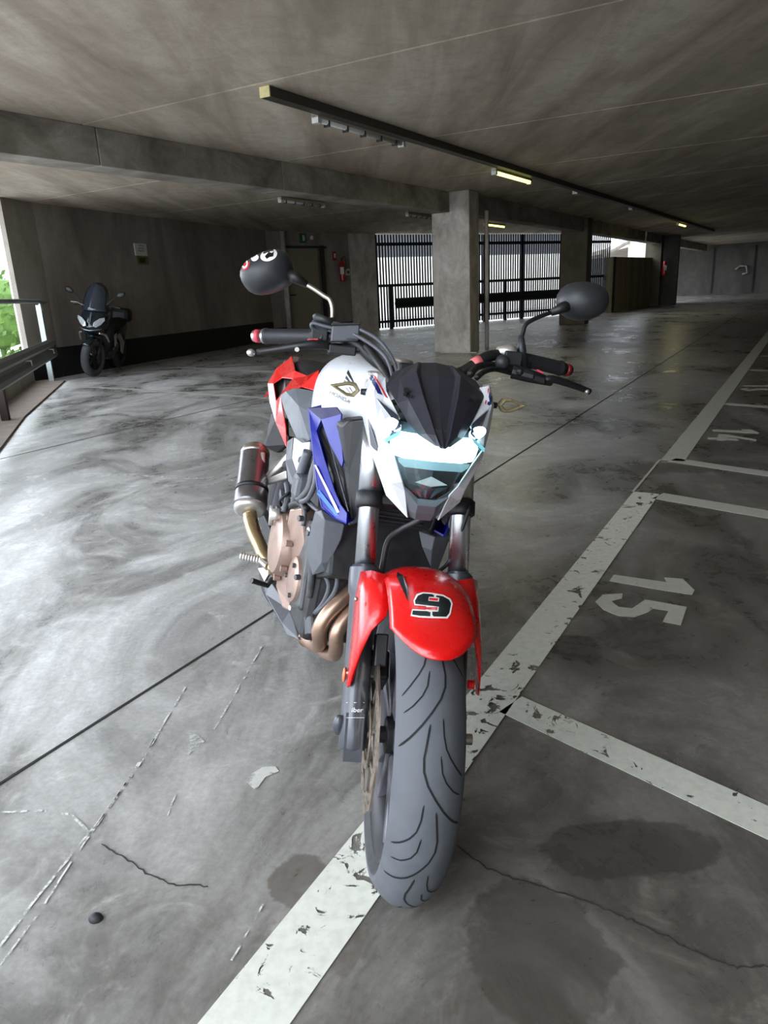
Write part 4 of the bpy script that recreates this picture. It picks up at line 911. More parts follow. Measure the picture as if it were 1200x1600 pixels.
# --- fuel tank
st = [(-.27, .060, .930, .895, .850), (-.33, .100, .970, .92, .842), (-.42, .130, 1.0, .945, .832), (-.52, .146, 1.012, .958, .815), (-.62, .152, 1.008, .955, .800), (-.70, .150, .985, .935, .790), (-.78, .132, .935, .89, .785), (-.86, .100, .875, .845, .78), (-.92, .075, .84, .82, .775)]
rings = []
for x, w_, zt_, zs, zb in st:
    hf = [(.0, zt_), (.42*w_, zt_-.002), (.78*w_, zt_-.012), (.98*w_, zs+.006), (1.02*w_, zs-.03), (.97*w_, zb+.012), (.80*w_, zb)]
    rings.append([V(x, y, z) for y, z in hf]+[V(x, -y, z) for y, z in hf[::-1][:-1]])
m = MB(); m.rings(rings); tank = m.build('fuel_tank', M_WHITE, bike, smooth=True, sub=2)
m = MB(); m.lathe(V(-.50, 0, 1.0), V(-.06, 0, 1), [(.001, .012), (.028, .012), (.032, .006), (.032, -.004)], 28, loop=False); m.build('filler_cap', M_ALU, tank, smooth=True)

# --- blue side shrouds (traced on the right, mirrored to the left)
def p0(px, py, x): return pt(px, py, 0, x=x)
SHO = [(481, 638, -.50), (484, 672, -.48), (489, 715, -.44), (494, 760, -.39), (502, 793, -.36), (521, 810, -.32), (541, 819, -.28)]
SHI = [(494, 672, -.48), (499, 690, -.45), (506, 715, -.42), (514, 740, -.39), (522, 765, -.36), (531, 786, -.33), (541, 800, -.29)]
ho = [p0(*q) for q in SHO]; hi = [p0(*q)+V(.012, -.002, 0) for q in SHI]
TOP = [(525, 636, -.39), (533, 647, -.37), (531, 668, -.36), (536, 720, -.33)]
tp = [p0(*q) for q in TOP]
RB = [(503, 655, -.44), (515, 690, -.40), (535, 728, -.33)]
rbp = [p0(*q)+V(.01, -.004, 0) for q in RB]
vs = ho+hi+tp+rbp  # 0-6, 7-13, 14-17, 18-20
fs = [(i, i+1, i+8, i+7) for i in range(6)]+[(0, 7, 18), (0, 18, 14), (14, 18, 15), (15, 18, 19, 16), (16, 19, 20, 17)]
# ridge along the outer band
for side in (1, -1):
    m = MB(); v2 = [V(v.x, v.y*side, v.z) for v in vs]; m.add(v2, fs)
    m.m = [1 if f in ((0, 18, 14), (14, 18, 15)) else 0 for f in fs]
    bk_ = [V(v.x-.03, (v.y+.035)*side, v.z+.01) for v in ho]; m.add([V(v.x, v.y*side, v.z) for v in ho]+bk_, [(i, i+7, i+8, i+1) for i in range(6)], 0)
    sh = m.build('side_shroud', [M_BLUE, M_BLUED], bike, solid=.004, smooth=True); sh.modifiers.new('e', 'EDGE_SPLIT').split_angle = math.radians(33)
    if side > 0: shR = sh
    sh['label'] = 'bright blue right shroud' if side > 0 else 'dark blue left shroud'
    g = MB(); c = [V(v.x, v.y*side, v.z) for v in ([vs[18]]+hi[:7]+[p0(541, 790, -.30), p0(538, 760, -.315), vs[20]])]
    c = [v+V(-.012, .010*side, 0) for v in c]; g.add(c, [tuple(range(len(c)))]); gr_ = g.build('grille_back', M_PLASD, sh)
    g = MB()
    import itertools
    A0, A1, B0, B1 = vs[18], hi[6], vs[20], p0(541, 795, -.30)
    def gp_(u, v): q = (A0*(1-u)+A1*u)*(1-v)+((vs[19])*(1-u)+B1*u)*v; return V(q.x-.006, (q.y+.006)*side, q.z)
    for i in range(24):
        u = i/24
        for j in range(4):
            v = j/4+(.12 if i % 2 else 0)
            if v+.12 < 1.02: g.tube([gp_(u, v), gp_(min(1, u+.035), v+.12)], .0012, 5); g.tube([gp_(u, v+.12), gp_(min(1, u+.035), min(1, v+.24))], .0012, 5)
    g.build('honeycomb_mesh', M_PLAS2, sh)
# black inner shroud panels beside the fork
inn = [(533, 664, -.33), (548, 657, -.30), (575, 654, -.28), (577, 720, -.27), (575, 780, -.27), (563, 818, -.29), (548, 822, -.30), (543, 800, -.31), (541, 740, -.32)]
ip = [p0(*q) for q in inn]
m = MB(); 
ipb = [v+V(-.05, -.0, 0) for v in ip]; n = len(ip); m.add(ip+ipb, [tuple(range(n)), tuple(range(2*n-1, n-1, -1))]+[(i, i+n, (i+1) % n+n, (i+1) % n) for i in range(n)]); m.build('inner_shroud', M_PLASD, bike, bevel=.006)
m = MB(); m.v = [V(v.x, -v.y, v.z) for v in ip+ipb]; m.f = [tuple(range(n)), tuple(range(2*n-1, n-1, -1))]+[(i, i+n, (i+1) % n+n, (i+1) % n) for i in range(n)]; m.m = [0]*len(m.f); m.build('inner_shroud', M_PLASD, bike, bevel=.006)
m = MB(); m.tube([p0(538, 690, -.33), p0(543, 740, -.325), p0(546, 790, -.32), p0(547, 820, -.315)], [.002, .004, .005, .004], 8, smooth=3); m.build('shroud_edge_trim', M_PLAS2, bike, smooth=True)

# --- radiator
m = MB(); rx = -.355
m.box((rx-.03, -.115, .50), (rx-.004, .135, .72))
for i in range(22): z = .505+i*.0098; m.box((rx-.004, -.112, z), (rx+.003, .132, z+.0035))
m.build('radiator', M_RADI, bike)
m = MB(); m.box((rx-.04, -.12, .715), (rx+.006, .14, .745)); m.box((rx-.04, -.12, .485), (rx+.006, .14, .502)); m.build('radiator_tank', M_PLASD, bike, bevel=.004)
# grey radiator side covers
rc = [(486, 822, -.38), (492, 799, -.37), (502, 797, -.35), (538, 820, -.315), (533, 842, -.315), (516, 877, -.32), (508, 893, -.33), (488, 899, -.36), (478, 862, -.39)]
rp = [p0(*q) for q in rc]; rid = [p0(507, 812, -.325), p0(502, 880, -.325)]
for side in (1, -1):
    m = MB(); n = len(rp); f_ = [V(v.x, v.y*side, v.z) for v in rp]; b_ = [V(v.x-.05, (v.y+.04)*side, v.z) for v in rp]; rr_ = [V(v.x, v.y*side, v.z) for v in rid]
    m.add(f_+b_+rr_, [(1, 2, 2*n), (0, 1, 2*n), (0, 2*n, 2*n+1, 8), (8, 2*n+1, 7), (7, 2*n+1, 6), (6, 2*n+1, 5), (5, 2*n+1, 2*n, 4), (4, 2*n, 3), (3, 2*n, 2)]+[(i, i+n, (i+1) % n+n, (i+1) % n) for i in range(n)]); m.build('radiator_cover', M_PLAS2, bike, bevel=.002)

# --- seat and tail
st = [(-.80, .070, .835, .775), (-.88, .100, .815, .752), (-.96, .135, .808, .745), (-1.04, .140, .815, .76), (-1.10, .11, .84, .79)]
rings = [[V(x, y, z) for y, z in [(0, zt_), (.55*w_, zt_-.003), (.9*w_, zt_-.018), (w_, zt_-.04), (.95*w_, zb), (0, zb)]+[(-.95*w_, zb), (-w_, zt_-.04), (-.9*w_, zt_-.018), (-.55*w_, zt_-.003)]] for x, w_, zt_, zb in st]
m = MB(); m.rings(rings); m.build('rider_seat', M_SEAT, bike, smooth=True, sub=1)
st = [(-1.06, .095, .905, .845), (-1.14, .115, .925, .860), (-1.25, .105, .935, .875), (-1.38, .085, .940, .885), (-1.46, .05, .935, .89)]
rings = [[V(x, y, z) for y, z in [(0, zt_), (.6*w_, zt_-.002), (.95*w_, zt_-.014), (w_, zt_-.035), (.9*w_, zb), (0, zb)]+[(-.9*w_, zb), (-w_, zt_-.035), (-.95*w_, zt_-.014), (-.6*w_, zt_-.002)]] for x, w_, zt_, zb in st]
m = MB(); m.rings(rings); m.build('passenger_seat', M_SEAT, bike, smooth=True, sub=1)
# grey side flank below the seat (right side outline, mirrored)
fl_ = [(437, 618, -1.0), (446, 611, -.96), (462, 606, -.92), (497, 612, -.82), (498, 650, -.76), (484, 688, -.74), (475, 693, -.76), (464, 687, -.80), (454, 665, -.86), (444, 640, -.93)]
fp_ = [p0(*q) for q in fl_]; cen = p0(470, 635, -.83)
def panel(pts, mats, name, off=V(-.02, .03, 0), cen=None, solid=.004, bevel=.002, mirror=True, parent=None):
    out = []
    for side in ((1, -1) if mirror else (1,)):
        m = MB(); n = len(pts); f_ = [V(v.x, v.y*side, v.z) for v in pts]; b_ = [V(v.x+off.x, (v.y+off.y)*side, v.z+off.z) for v in pts]
        if cen: m.add(f_+b_+[V(cen.x, cen.y*side, cen.z)], [(i, (i+1) % n, 2*n) for i in range(n)]+[(i, i+n, (i+1) % n+n, (i+1) % n) for i in range(n)])
        else: m.add(f_+b_, [tuple(range(n))]+[(i, i+n, (i+1) % n+n, (i+1) % n) for i in range(n)])
        out.append(m.build(name, mats, parent or bike, bevel=bevel))
    return out
panel(fp_, M_SEATG, 'seat_side', cen=cen+V(0, -.006, 0))
panel([p0(*q) for q in [(459, 683, -.76), (472, 692, -.74), (484, 690, -.72), (483, 708, -.70), (463, 737, -.70), (456, 716, -.74)]], M_WHITE, 'side_cover')
panel([p0(*q) for q in [(448, 690, -.80), (458, 683, -.77), (456, 716, -.75), (464, 738, -.71), (480, 718, -.70), (478, 740, -.70), (462, 765, -.72), (450, 752, -.76), (446, 720, -.80)]], M_PLAS2, 'side_cover_lower', off=V(-.02, .04, 0))
# red tail panels with triangular opening
T = dict(a=(456, 557, -1.30), b=(432, 575, -1.30), c=(418, 599, -1.26), d=(421, 628, -1.16), e=(431, 662, -1.02), f=(447, 699, -.90), g=(446, 668, -.93), h=(438, 620, -1.0), p0=(427, 599, -1.20), p1=(440, 590, -1.18), p2=(457, 592, -1.08), p4=(441, 612, -1.05), p5=(431, 626, -1.10), k=(470, 604, -.92), l=(498, 612, -.84), m=(498, 578, -.90), n=(481, 587, -1.0), o=(461, 579, -1.10))
kk = list(T); tv = [p0(*T[q]) for q in kk]; ix = {q: i for i, q in enumerate(kk)}
tf = [tuple(ix[c_] for c_ in f_) for f_ in (('a', 'b', 'p1', 'o'), ('b', 'c', 'p0', 'p1'), ('c', 'd', 'p5', 'p0'), ('d', 'e', 'h', 'p5'), ('e', 'f', 'g', 'h'), ('o', 'p1', 'p2', 'n'), ('n', 'p2', 'k', 'm'), ('m', 'k', 'l'), ('p2', 'p4', 'h', 'k'), ('p4', 'p5', 'h'))]
for side in (1, -1):
    m = MB(); v_ = [V(v.x, v.y*side, v.z) for v in tv]; bz_ = [ix[q] for q in ('a', 'b', 'c', 'd', 'e', 'f')]
    m.add(v_, tf); ed = [v_[i] for i in bz_]; eb = [v+V(-.12, -.03*side*-1, 0) for v in ed]; m.add(ed+eb, [(i, i+1, i+7, i+6) for i in range(5)])
    m.add([v_[ix['a']], V(-1.62, -.02*side, .93), V(-1.60, -.02*side, .86), v_[ix['d']]+V(-.1, 0, 0)], [(0, 1, 2, 3)])
    tl = m.build('tail_panel', M_RED, bike, solid=.004, bevel=.003)
    m = MB(); q = [tv[ix[c_]]+V(-.012, .012, 0) for c_ in ('p0', 'p1', 'p2', 'p4', 'p5')]; cen_ = sum(q, V(0, 0, 0))/5; q = [cen_+(v-cen_)*1.35 for v in q]; m.add([V(v.x, v.y*side, v.z) for v in q], [(0, 1, 2, 3, 4)]); m.build('air_opening', M_BLACK, tl, fix=False)
m = MB(); m.box((-1.62, -.08, .80), (-1.05, .08, .86)); m.box((-1.66, -.07, .84), (-1.58, .07, .91)); m.build('tail_underside', M_PLASD, bike, bevel=.01)
# number-plate hanger / mudguard
pp_ = [p0(*q) for q in [(424, 644, -1.45), (411, 698, -1.45), (434, 708, -1.42), (447, 696, -1.38), (445, 655, -1.40), (434, 650, -1.42)]]
m = MB(); m.prism(pp_, V(-.03, .02, 0)); m.build('number_plate_hanger', M_PLASD, bike, bevel=.004)

# --- exhaust
ma, mb_ = p0(390, 802, -.92), p0(399, 704, -1.08); md = (mb_-ma).normalized(); ML = (mb_-ma).length
m = MB(); m.tube([ma+md*ML*t for t in (.10, .14, .30, .32, .90, .92)], [.049, .051, .051, .048, .046, .045], 36); mu = m.build('silencer', M_STEELD, bike, smooth=True)
m = MB(); m.tube([ma+md*ML*t for t in (.02, .04, .12, .121)], [.038, .048, .049, .04], 36); m.build('front_cap', M_ALU, mu, smooth=True)
m = MB(); m.tube([ma+md*ML*t for t in (.90, .95, 1.02, 1.07, 1.075)], [.046, .046, .040, .027, .012], 36); m.build('end_cap', M_STEEL, mu, smooth=True)
m = MB(); m.tube([ma+md*ML*t for t in (.32, .325, .37, .375)], [.048, .0515, .0515, .048], 36); m.build('clamp_band', M_PLASD, mu, smooth=True)
m = MB(); m.tube([ma, p0(392, 815, -.90), p0(398, 835, -.86), p0(407, 855, -.82), p0(418, 878, -.78), p0(432, 905, -.74)+V(0, .03, 0)], [.021, .022, .021, .020, .020, .020], 20, smooth=4); m.build('link_pipe', M_PIPE, bike, smooth=True)
HX1 = [(575, 890, -.36), (556, 917, -.345), (532, 940, -.33), (510, 963, -.325), (499, 985, -.33), (500, 1003, -.36), (492, 1008, -.42), (478, 998, -.50), (465, 988, -.60)]
m = MB(); m.tube([p0(*q) for q in HX1], [.0185]*6+[.018, .018, .020], 18, smooth=4); m.build('header_pipe', M_HEAD, bike, smooth=True)
HX2 = [(580, 925, -.33), (556, 950, -.315), (538, 970, -.305), (526, 990, -.30), (525, 1012, -.315), (522, 1022, -.345), (508, 1018, -.42), (492, 1008, -.50)]
m = MB(); m.tube([p0(*q) for q in HX2], .0175, 18, smooth=4); m.build('header_pipe', M_HEAD, bike, smooth=True)
m = MB(); m.tube([p0(480, 998, -.49), p0(456, 960, -.66)+V(0, .06, 0), p0(440, 920, -.78)+V(0, .06, .0)], [.024, .026, .022], 16, smooth=3); m.build('collector', M_HEAD, bike, smooth=True)

# --- engine
m = MB(); m.box((-.78, -.135, .30), (-.40, .135, .56)); eng = m.build('crankcase', M_ENGD, bike, bevel=.02)
m = MB(); m.obox(V(-.42, 0, .60), V(.07, 0, .03), V(0, .13, 0), V(-.05, 0, .12)); m.build('cylinder_block', M_ENGD, bike, bevel=.01)
m = MB(); m.obox(V(-.62, 0, .66), V(.13, 0, 0), V(0, .10, 0), V(0, 0, .10)); m.build('airbox', M_PLASD, bike, bevel=.02)
m = MB(); m.obox(V(-.50, -.10, .47), V(.05, 0, .01), V(0, .045, 0), V(-.02, 0, .11)); m.build('side_casting', M_ENG, bike, bevel=.008)
def cover(px, py, x, R, depth, m_, name, ysh=0, ell_=1.0):
    c = p0(px, py, x); mb = MB(); ax_ = V(.0, -1, .0)
    mb.lathe(c, ax_, [(R*1.02, -.05), (R*1.02, -.012), (R, -.004), (R*.93, .012*depth), (R*.80, .017*depth), (R*.5, .020*depth), (.001, .021*depth)], 48, loop=False)
    o = mb.build(name, m_, bike, smooth=True); o.modifiers.new('e', 'EDGE_SPLIT').split_angle = math.radians(35); return o, c
cl_, cc_ = cover(437, 848, -.655, .088, 1.0, M_BRONZE, 'clutch_cover')
gc, gcc = cover(463, 905, -.515, .062, .8, M_BRONZE, 'alternator_cover')
for k in range(3):
    a = 1.2+k*2.1; m = MB(); q = gcc+V(.044*math.cos(a), -.013, .044*math.sin(a)); m.cyl(q, q+V(0, -.008, 0), .006, n=6); m.build('cover_bolt', M_ENG, gc)
for k in range(8):
    a = .3+k*.785; m = MB(); q = cc_+V(.094*math.cos(a), .012, .094*math.sin(a)); m.cyl(q, q+V(0, -.016, 0), .008, n=10); m.build('cover_bolt', M_BRONZE, cl_)
m = MB(); m.prism([p0(*q) for q in [(452, 795, -.60), (470, 793, -.52), (476, 860, -.50), (480, 900, -.48), (478, 945, -.48), (462, 960, -.53), (440, 950, -.60), (430, 915, -.66)]], V(-.02, .07, 0)); m.build('engine_side_case', M_BRONZE, bike, bevel=.006)
m = MB(); m.tube([p0(431, 795, -.66), p0(432, 812, -.65)], [.014, .016], 14); m.build('oil_filler', M_ALU, bike, smooth=True)
m = MB(); m.tube([p0(425, 790, -.68), p0(423, 820, -.68)], [.006, .007], 10); m.build('bracket_arm', M_ALU, bike, smooth=True)
oc = p0(487, 985, -.40); m = MB(); m.cyl(p0(486, 962, -.42), p0(489, 990, -.40), .020); m.build('oil_filter_guard', M_ENG, bike, bevel=.002)
for i, (pts, r_, mm) in enumerate([([(502, 700, -.50), (490, 735, -.50), (482, 765, -.50), (466, 782, -.52)], .010, M_ENG), ([(494, 725, -.45), (492, 755, -.44), (482, 778, -.46), (470, 784, -.5)], .0065, M_PLAS2),
                                  ([(482, 705, -.55), (472, 735, -.56), (465, 765, -.56), (462, 785, -.57)], .013, M_PLAS2), ([(448, 755, -.70), (450, 775, -.66), (443, 800, -.64)], .008, M_PLAS2),
                                  ([(505, 895, -.36), (514, 915, -.35), (506, 940, -.36), (492, 958, -.39)], .0055, M_PLAS2), ([(516, 890, -.34), (527, 905, -.33), (520, 930, -.34), (494, 958, -.38)], .0055, M_PLAS2),
                                  ([(485, 862, -.41), (487, 890, -.40), (484, 932, -.41)], .009, M_ENG), ([(470, 784, -.52), (476, 800, -.50), (474, 822, -.49)], .006, M_ENG), ([(478, 780, -.50), (490, 792, -.46), (500, 800, -.42)], .006, M_PLAS2), ([(455, 790, -.58), (467, 786, -.54), (480, 796, -.50)], .009, M_ENGD)]):
    m = MB(); m.tube([p0(*q) for q in pts], r_, 10, smooth=4); m.build('engine_hose', mm, bike, smooth=True)
rg = random.Random(11)
for k in range(9):
    x_, y_ = rg.uniform(452, 498), rg.uniform(735, 800); d_ = -.50-.0016*(500-x_)*2
    m = MB(); m.tube([p0(x_, y_, d_), p0(x_+rg.uniform(-16, 10), y_+rg.uniform(8, 22), d_), p0(x_+rg.uniform(-22, 12), y_+rg.uniform(20, 34), d_-.02)], rg.uniform(.003, .006), 8, smooth=3); m.build('wiring_loom', [M_PLASD, M_PLAS2, M_ENG][k % 3], bike, smooth=True)
for k in range(8):
    q = p0(rg.uniform(455, 530), rg.uniform(790, 990), -.44); m = MB(); m.cyl(q, q+V(.004, -.012, 0), .007, n=6); m.build('engine_bolt', [M_ALU, M_ENG][k % 2], bike)
m = MB(); m.obox(p0(472, 760, -.545), V(.03, 0, 0), V(0, .022, 0), V(.0, 0, .032)); m.build('throttle_body', M_PLAS2, bike, bevel=.012)
m = MB(); m.obox(V(-.43, 0, .40), V(.03, 0, .02), V(0, .12, 0), V(0, 0, .08)); m.build('engine_front', M_ENG, bike, bevel=.01)
m = MB(); m.tube([V(-.36, .0, .93), V(-.50, -.10, .78), V(-.80, -.14, .66), V(-1.0, -.12, .62)], .018, 10, smooth=3); m.mirror(); m.build('main_frame', M_ENGD, bike, smooth=True)
m = MB(); m.tube([V(-.80, -.11, .70), V(-1.10, -.10, .76), V(-1.5, -.06, .84)], .013, 10, smooth=3); m.mirror(); m.build('subframe', M_ENGD, bike, smooth=True)
m = MB(); m.tube([V(-.33, 0, .70), V(-.38, 0, .96)], .03, 16); m.build('steering_head', M_ENGD, bike, smooth=True)
# passenger footrest hanger in polished alloy
fa = [(443, 716, -.95), (448, 706, -.92), (449, 722, -.92), (420, 746, -.98), (447, 735, -.92), (448, 748, -.92), (412, 758, -1.0), (405, 750, -1.0), (413, 742, -1.0)]
m = MB(); m.prism([p0(*q) for q in fa], V(-.012, .02, 0)); hg = m.build('footrest_hanger', M_ALU, bike, bevel=.003)
for xa, ya, yb in ((398, 712, 745), (411, 707, 745)):
    m = MB(); m.tube([p0(xa, ya, -1.02), p0(xa, yb, -1.0)], [.007, .008], 10); m.build('folded_footrest', M_ALU, hg, smooth=True)
m = MB(); m.cyl(p0(399, 745, -.99), p0(399, 745, -.99)+V(.0, -.02, 0), .010, n=12); m.build('hanger_bolt', M_STEEL, hg)
# footpeg, brake pedal
a_, b_ = p0(413, 876, -.78), p0(375, 868, -.80); d_ = (b_-a_); m = MB()
m.tube([a_+d_*t/18 for t in range(19)], [.0105+.0022*(t % 2) for t in range(19)], 12); fpg = m.build('foot_peg', M_ALU, bike)
m = MB(); m.tube([p0(420, 884, -.76), p0(410, 876, -.78)], [.016, .013], 12); m.build('peg_pivot', M_STEEL, fpg)
m = MB(); m.prism([p0(*q) for q in [(403, 888, -.80), (419, 886, -.76), (419, 898, -.74), (413, 908, -.74)]], V(-.01, .01, 0)); m.build('heel_plate', M_ALU, bike)
m = MB(); m.tube([p0(425, 905, -.74), p0(418, 915, -.70), p0(393, 907, -.68)], [.007, .007, .008], 10); m.build('brake_pedal', M_PLASD, bike)
# belly pan
bp1 = [(412, 912, -.86), (420, 906, -.82), (454, 952, -.66), (467, 1000, -.48), (448, 992, -.56), (428, 955, -.74)]
B_ = [p0(*q) for q in bp1]; m = MB(); rdg = [p0(420, 930, -.80)+V(0, -.01, 0), p0(447, 975, -.62)+V(0, -.012, 0)]
vv = B_+rdg+[V(v.x-.01, v.y+.05, v.z) for v in B_]
m.add(vv, [(0, 1, 2, 7, 6), (2, 3, 7), (0, 6, 5), (6, 7, 4, 5), (7, 3, 4)]+[(i, i+8, (i+1) % 6+8, (i+1) % 6) for i in range(6)]); m.build('belly_pan', M_PLAS2, bike, bevel=.002)

# --- rear wheel and swingarm
RC = V(-1.40, .03, .312)
make_tyre(RC, .062, .312, .222, 0, False).build('rear_tyre', [M_TYREB, M_TYREB, M_GROOVE], bike, smooth=True, fix=False) if False else None
rt = MB(); pf = tyre_prof(.066, .312, .222); rt.lathe(RC, (0, 1, 0), pf, 72); rt.build('rear_tyre', M_TYREB, bike, smooth=True)
make_rim(RC, .046, .222, 'rear_rim', 0)
m = MB(); m.obox(V(-1.08, -.085, .33), V(.33, 0, -.01), V(0, .014, 0), V(0, 0, .026)); m.obox(V(-1.08, .145, .33), V(.33, 0, -.01), V(0, .014, 0), V(0, 0, .026)); m.box((-.80, -.09, .31), (-.72, .15, .37)); m.build('swingarm', M_ENGD, bike, bevel=.005)
m = MB(); m.prism([V(-1.35, -.06, .66), V(-1.12, -.06, .58), V(-1.02, -.06, .40), V(-1.06, -.06, .40), V(-1.16, -.06, .55), V(-1.36, -.06, .63)], V(0, .16, 0)); m.build('rear_hugger', M_PLASD, bike)
m = MB(); g_ = BMI @ Vector((*( (BM @ V(-.62, .28, .08)).xy ), .008)); m.tube([V(-.60, .10, .30), V(-.61, .17, .22), g_], [.012, .011, .010], 10); m.obox(g_, V(.035, 0, 0), V(0, .018, .005), V(0, -.001, .003)); m.build('side_stand', M_ENGD, bike)

# --- lettering, emblems and stickers on the motorcycle
def crp(ox, oy, k, *p): return [(ox+x/k, oy+y/k) for x, y in p]
# tank: wing emblem strokes and maker's name
feat = [crp(480, 480, 6, (385, 590), (398, 612), (440, 700), (450, 722), (432, 712), (372, 620)), crp(480, 480, 6, (368, 640), (412, 706), (396, 708), (358, 668)), crp(480, 480, 6, (352, 678), (370, 708), (340, 710))]
feat += [crp(400, 540, 5.4545, (728, 372), (745, 378), (782, 408), (762, 400)), crp(400, 540, 5.4545, (758, 356), (772, 358), (812, 405), (798, 402)), crp(400, 540, 5.4545, (788, 352), (805, 356), (830, 398), (818, 396))]
decal('wing_emblem', tank, [(*ngon(*f), 0) for f in feat], [M_BLACK], tank)
tv_, tf_ = text_px('HONDA', 515.5, 615.5, 36, 6.4, math.radians(27), .0, .025)
decal('tank_lettering', tank, [(tv_, tf_, 0)], [M_BLACK], tank, off=.003, cuts=2)
# cowl stripes
decal('cowl_stripe', cowl, [(*ngon(*crp(340, 360, 4, (932, 885), (962, 890), (1032, 1030), (1000, 1018))), 0), (*ngon(*crp(340, 360, 4, (972, 905), (984, 908), (1066, 1050), (1052, 1045))), 1),
      (*ngon(*crp(580, 540, 5.925, (1098, 386), (1120, 392), (1128, 440), (1108, 545), (1066, 578), (1088, 470))), 0), (*ngon(*crp(580, 540, 5.925, (1080, 400), (1090, 398), (1076, 500), (1040, 598), (1030, 594), (1062, 500))), 1)], [M_NAVY, M_REDD], cowl, cuts=3)
decal('cowl_vent', cowl, [(*ngon(*crp(340, 360, 4, (938, 1160), (950, 1200), (985, 1300), (1002, 1350), (1000, 1380), (975, 1362), (958, 1340))), 0)], [M_PLAS2], cowl, cuts=3)
# fender number
def c9(*p): return crp(500, 760, 4, *p)
def gridpoly(p): return ngon(*p)
out9 = c9((604, 676), (640, 664), (700, 668), (770, 680), (815, 705), (828, 735), (815, 800), (796, 828), (700, 826), (620, 822), (566, 812), (578, 770), (660, 775), (664, 752), (590, 745), (585, 715))
blk = [c9((612, 686), (645, 673), (700, 677), (712, 684), (712, 695), (680, 694), (676, 718), (742, 724), (745, 700), (722, 694), (728, 684), (768, 690), (806, 712), (818, 738), (806, 796), (788, 818), (710, 816), (700, 806), (702, 786), (738, 786), (742, 756), (700, 750), (596, 738), (594, 718)),
       c9((580, 778), (668, 783), (690, 790), (688, 815), (625, 812), (576, 804))]
def split_poly(p):
    """triangulate a concave outline"""
    bm = bmesh.new(); v = [bm.verts.new((x, -y, 0)) for x, y in p]; bm.faces.new(v); bmesh.ops.triangulate(bm, faces=bm.faces); bm.verts.index_update()
    r = ([(q.co.x, -q.co.y) for q in bm.verts], [tuple(w_.index for w_ in f.verts) for f in bm.faces]); bm.free(); return r
decal('race_number', fend, [(*split_poly(out9), 0)]+[(*split_poly(b), 1) for b in blk]+[(*split_poly(c9((683, 700), (738, 704), (734, 720), (680, 714))), 2), (*split_poly(c9((655, 760), (735, 758), (730, 780), (660, 772))), 2)], [M_WDEC, M_BLACK, M_RED], fend, off=.001, cuts=3)
# mirror stickers
decal('round_sticker', mirR, [(*ell(420, 399, 13.5, 9, -.35), 0), (*split_poly([(414, 401), (420, 394), (425, 396), (428, 393), (427, 401), (421, 402), (417, 405)]), 1)], [M_WDEC, M_BLACK], mirR, cuts=2)
decal('round_sticker', mirR, [(*ell(398.5, 403.5, 6.2, 4.6, -.5), 0)], [M_WDEC, M_REDD], mirR, cuts=2)
decal('round_sticker', mirR, [(*ell(383.8, 413, 6.5, 9.5, .35), 0), (*ell(383.5, 413.5, 4.0, 6.5, .35), 1), (*ell(383.5, 413.5, 1.8, 3.2, .35), 2)], [M_REDD, M_WDEC, M_REDD], mirR, cuts=1)
# fork sticker
tv_, tf_ = text_px('iber', 549.5, 1112.5, 17, 7, .02, .15, .01)
decal('fork_sticker', fo, [(*ngon((541.5, 1097.5), (569, 1097.5), (569, 1098.1), (541.5, 1098.1)), 0), (*ngon((541.5, 1121), (569, 1121), (569, 1121.6), (541.5, 1121.6)), 0), (tv_, tf_, 0)], [M_WDEC], fo, cuts=1)
# letters painted in for reflection-like dark marks on the screen
tv_, tf_ = text_px('BE', 634, 620.5, 14, 5, .25, .1, .01); tv2, tf2 = text_px('500', 672, 620, 22, 5, -.02, .1, .01)
decal('screen_reflection_marks', visor, [(tv_, tf_, 0)], [M_BLACK], visor, cuts=1)
# reservoir lettering
tv_, tf_ = text_px('NISSIN', 541, 531, 16, 3, .03, .1, .02)
decal('reservoir_lettering', res, [(tv_, tf_, 0)], [M_BLACK], res, cuts=1)

decal('stripe_and_highlight', shR, [(*ngon((492, 727), (495, 727), (532, 800), (528, 803), (510, 765)), 0), (*ngon((497, 772), (500, 765), (532, 806), (526, 806)), 1)], [mat('pale_pink_line', (206, 186, 200), .4), mat('painted_blue_highlight', (60, 110, 220), .3, spec=.3)], shR, off=.003, cuts=3)  # pink line is a decal; the light blue patch is a painted highlight

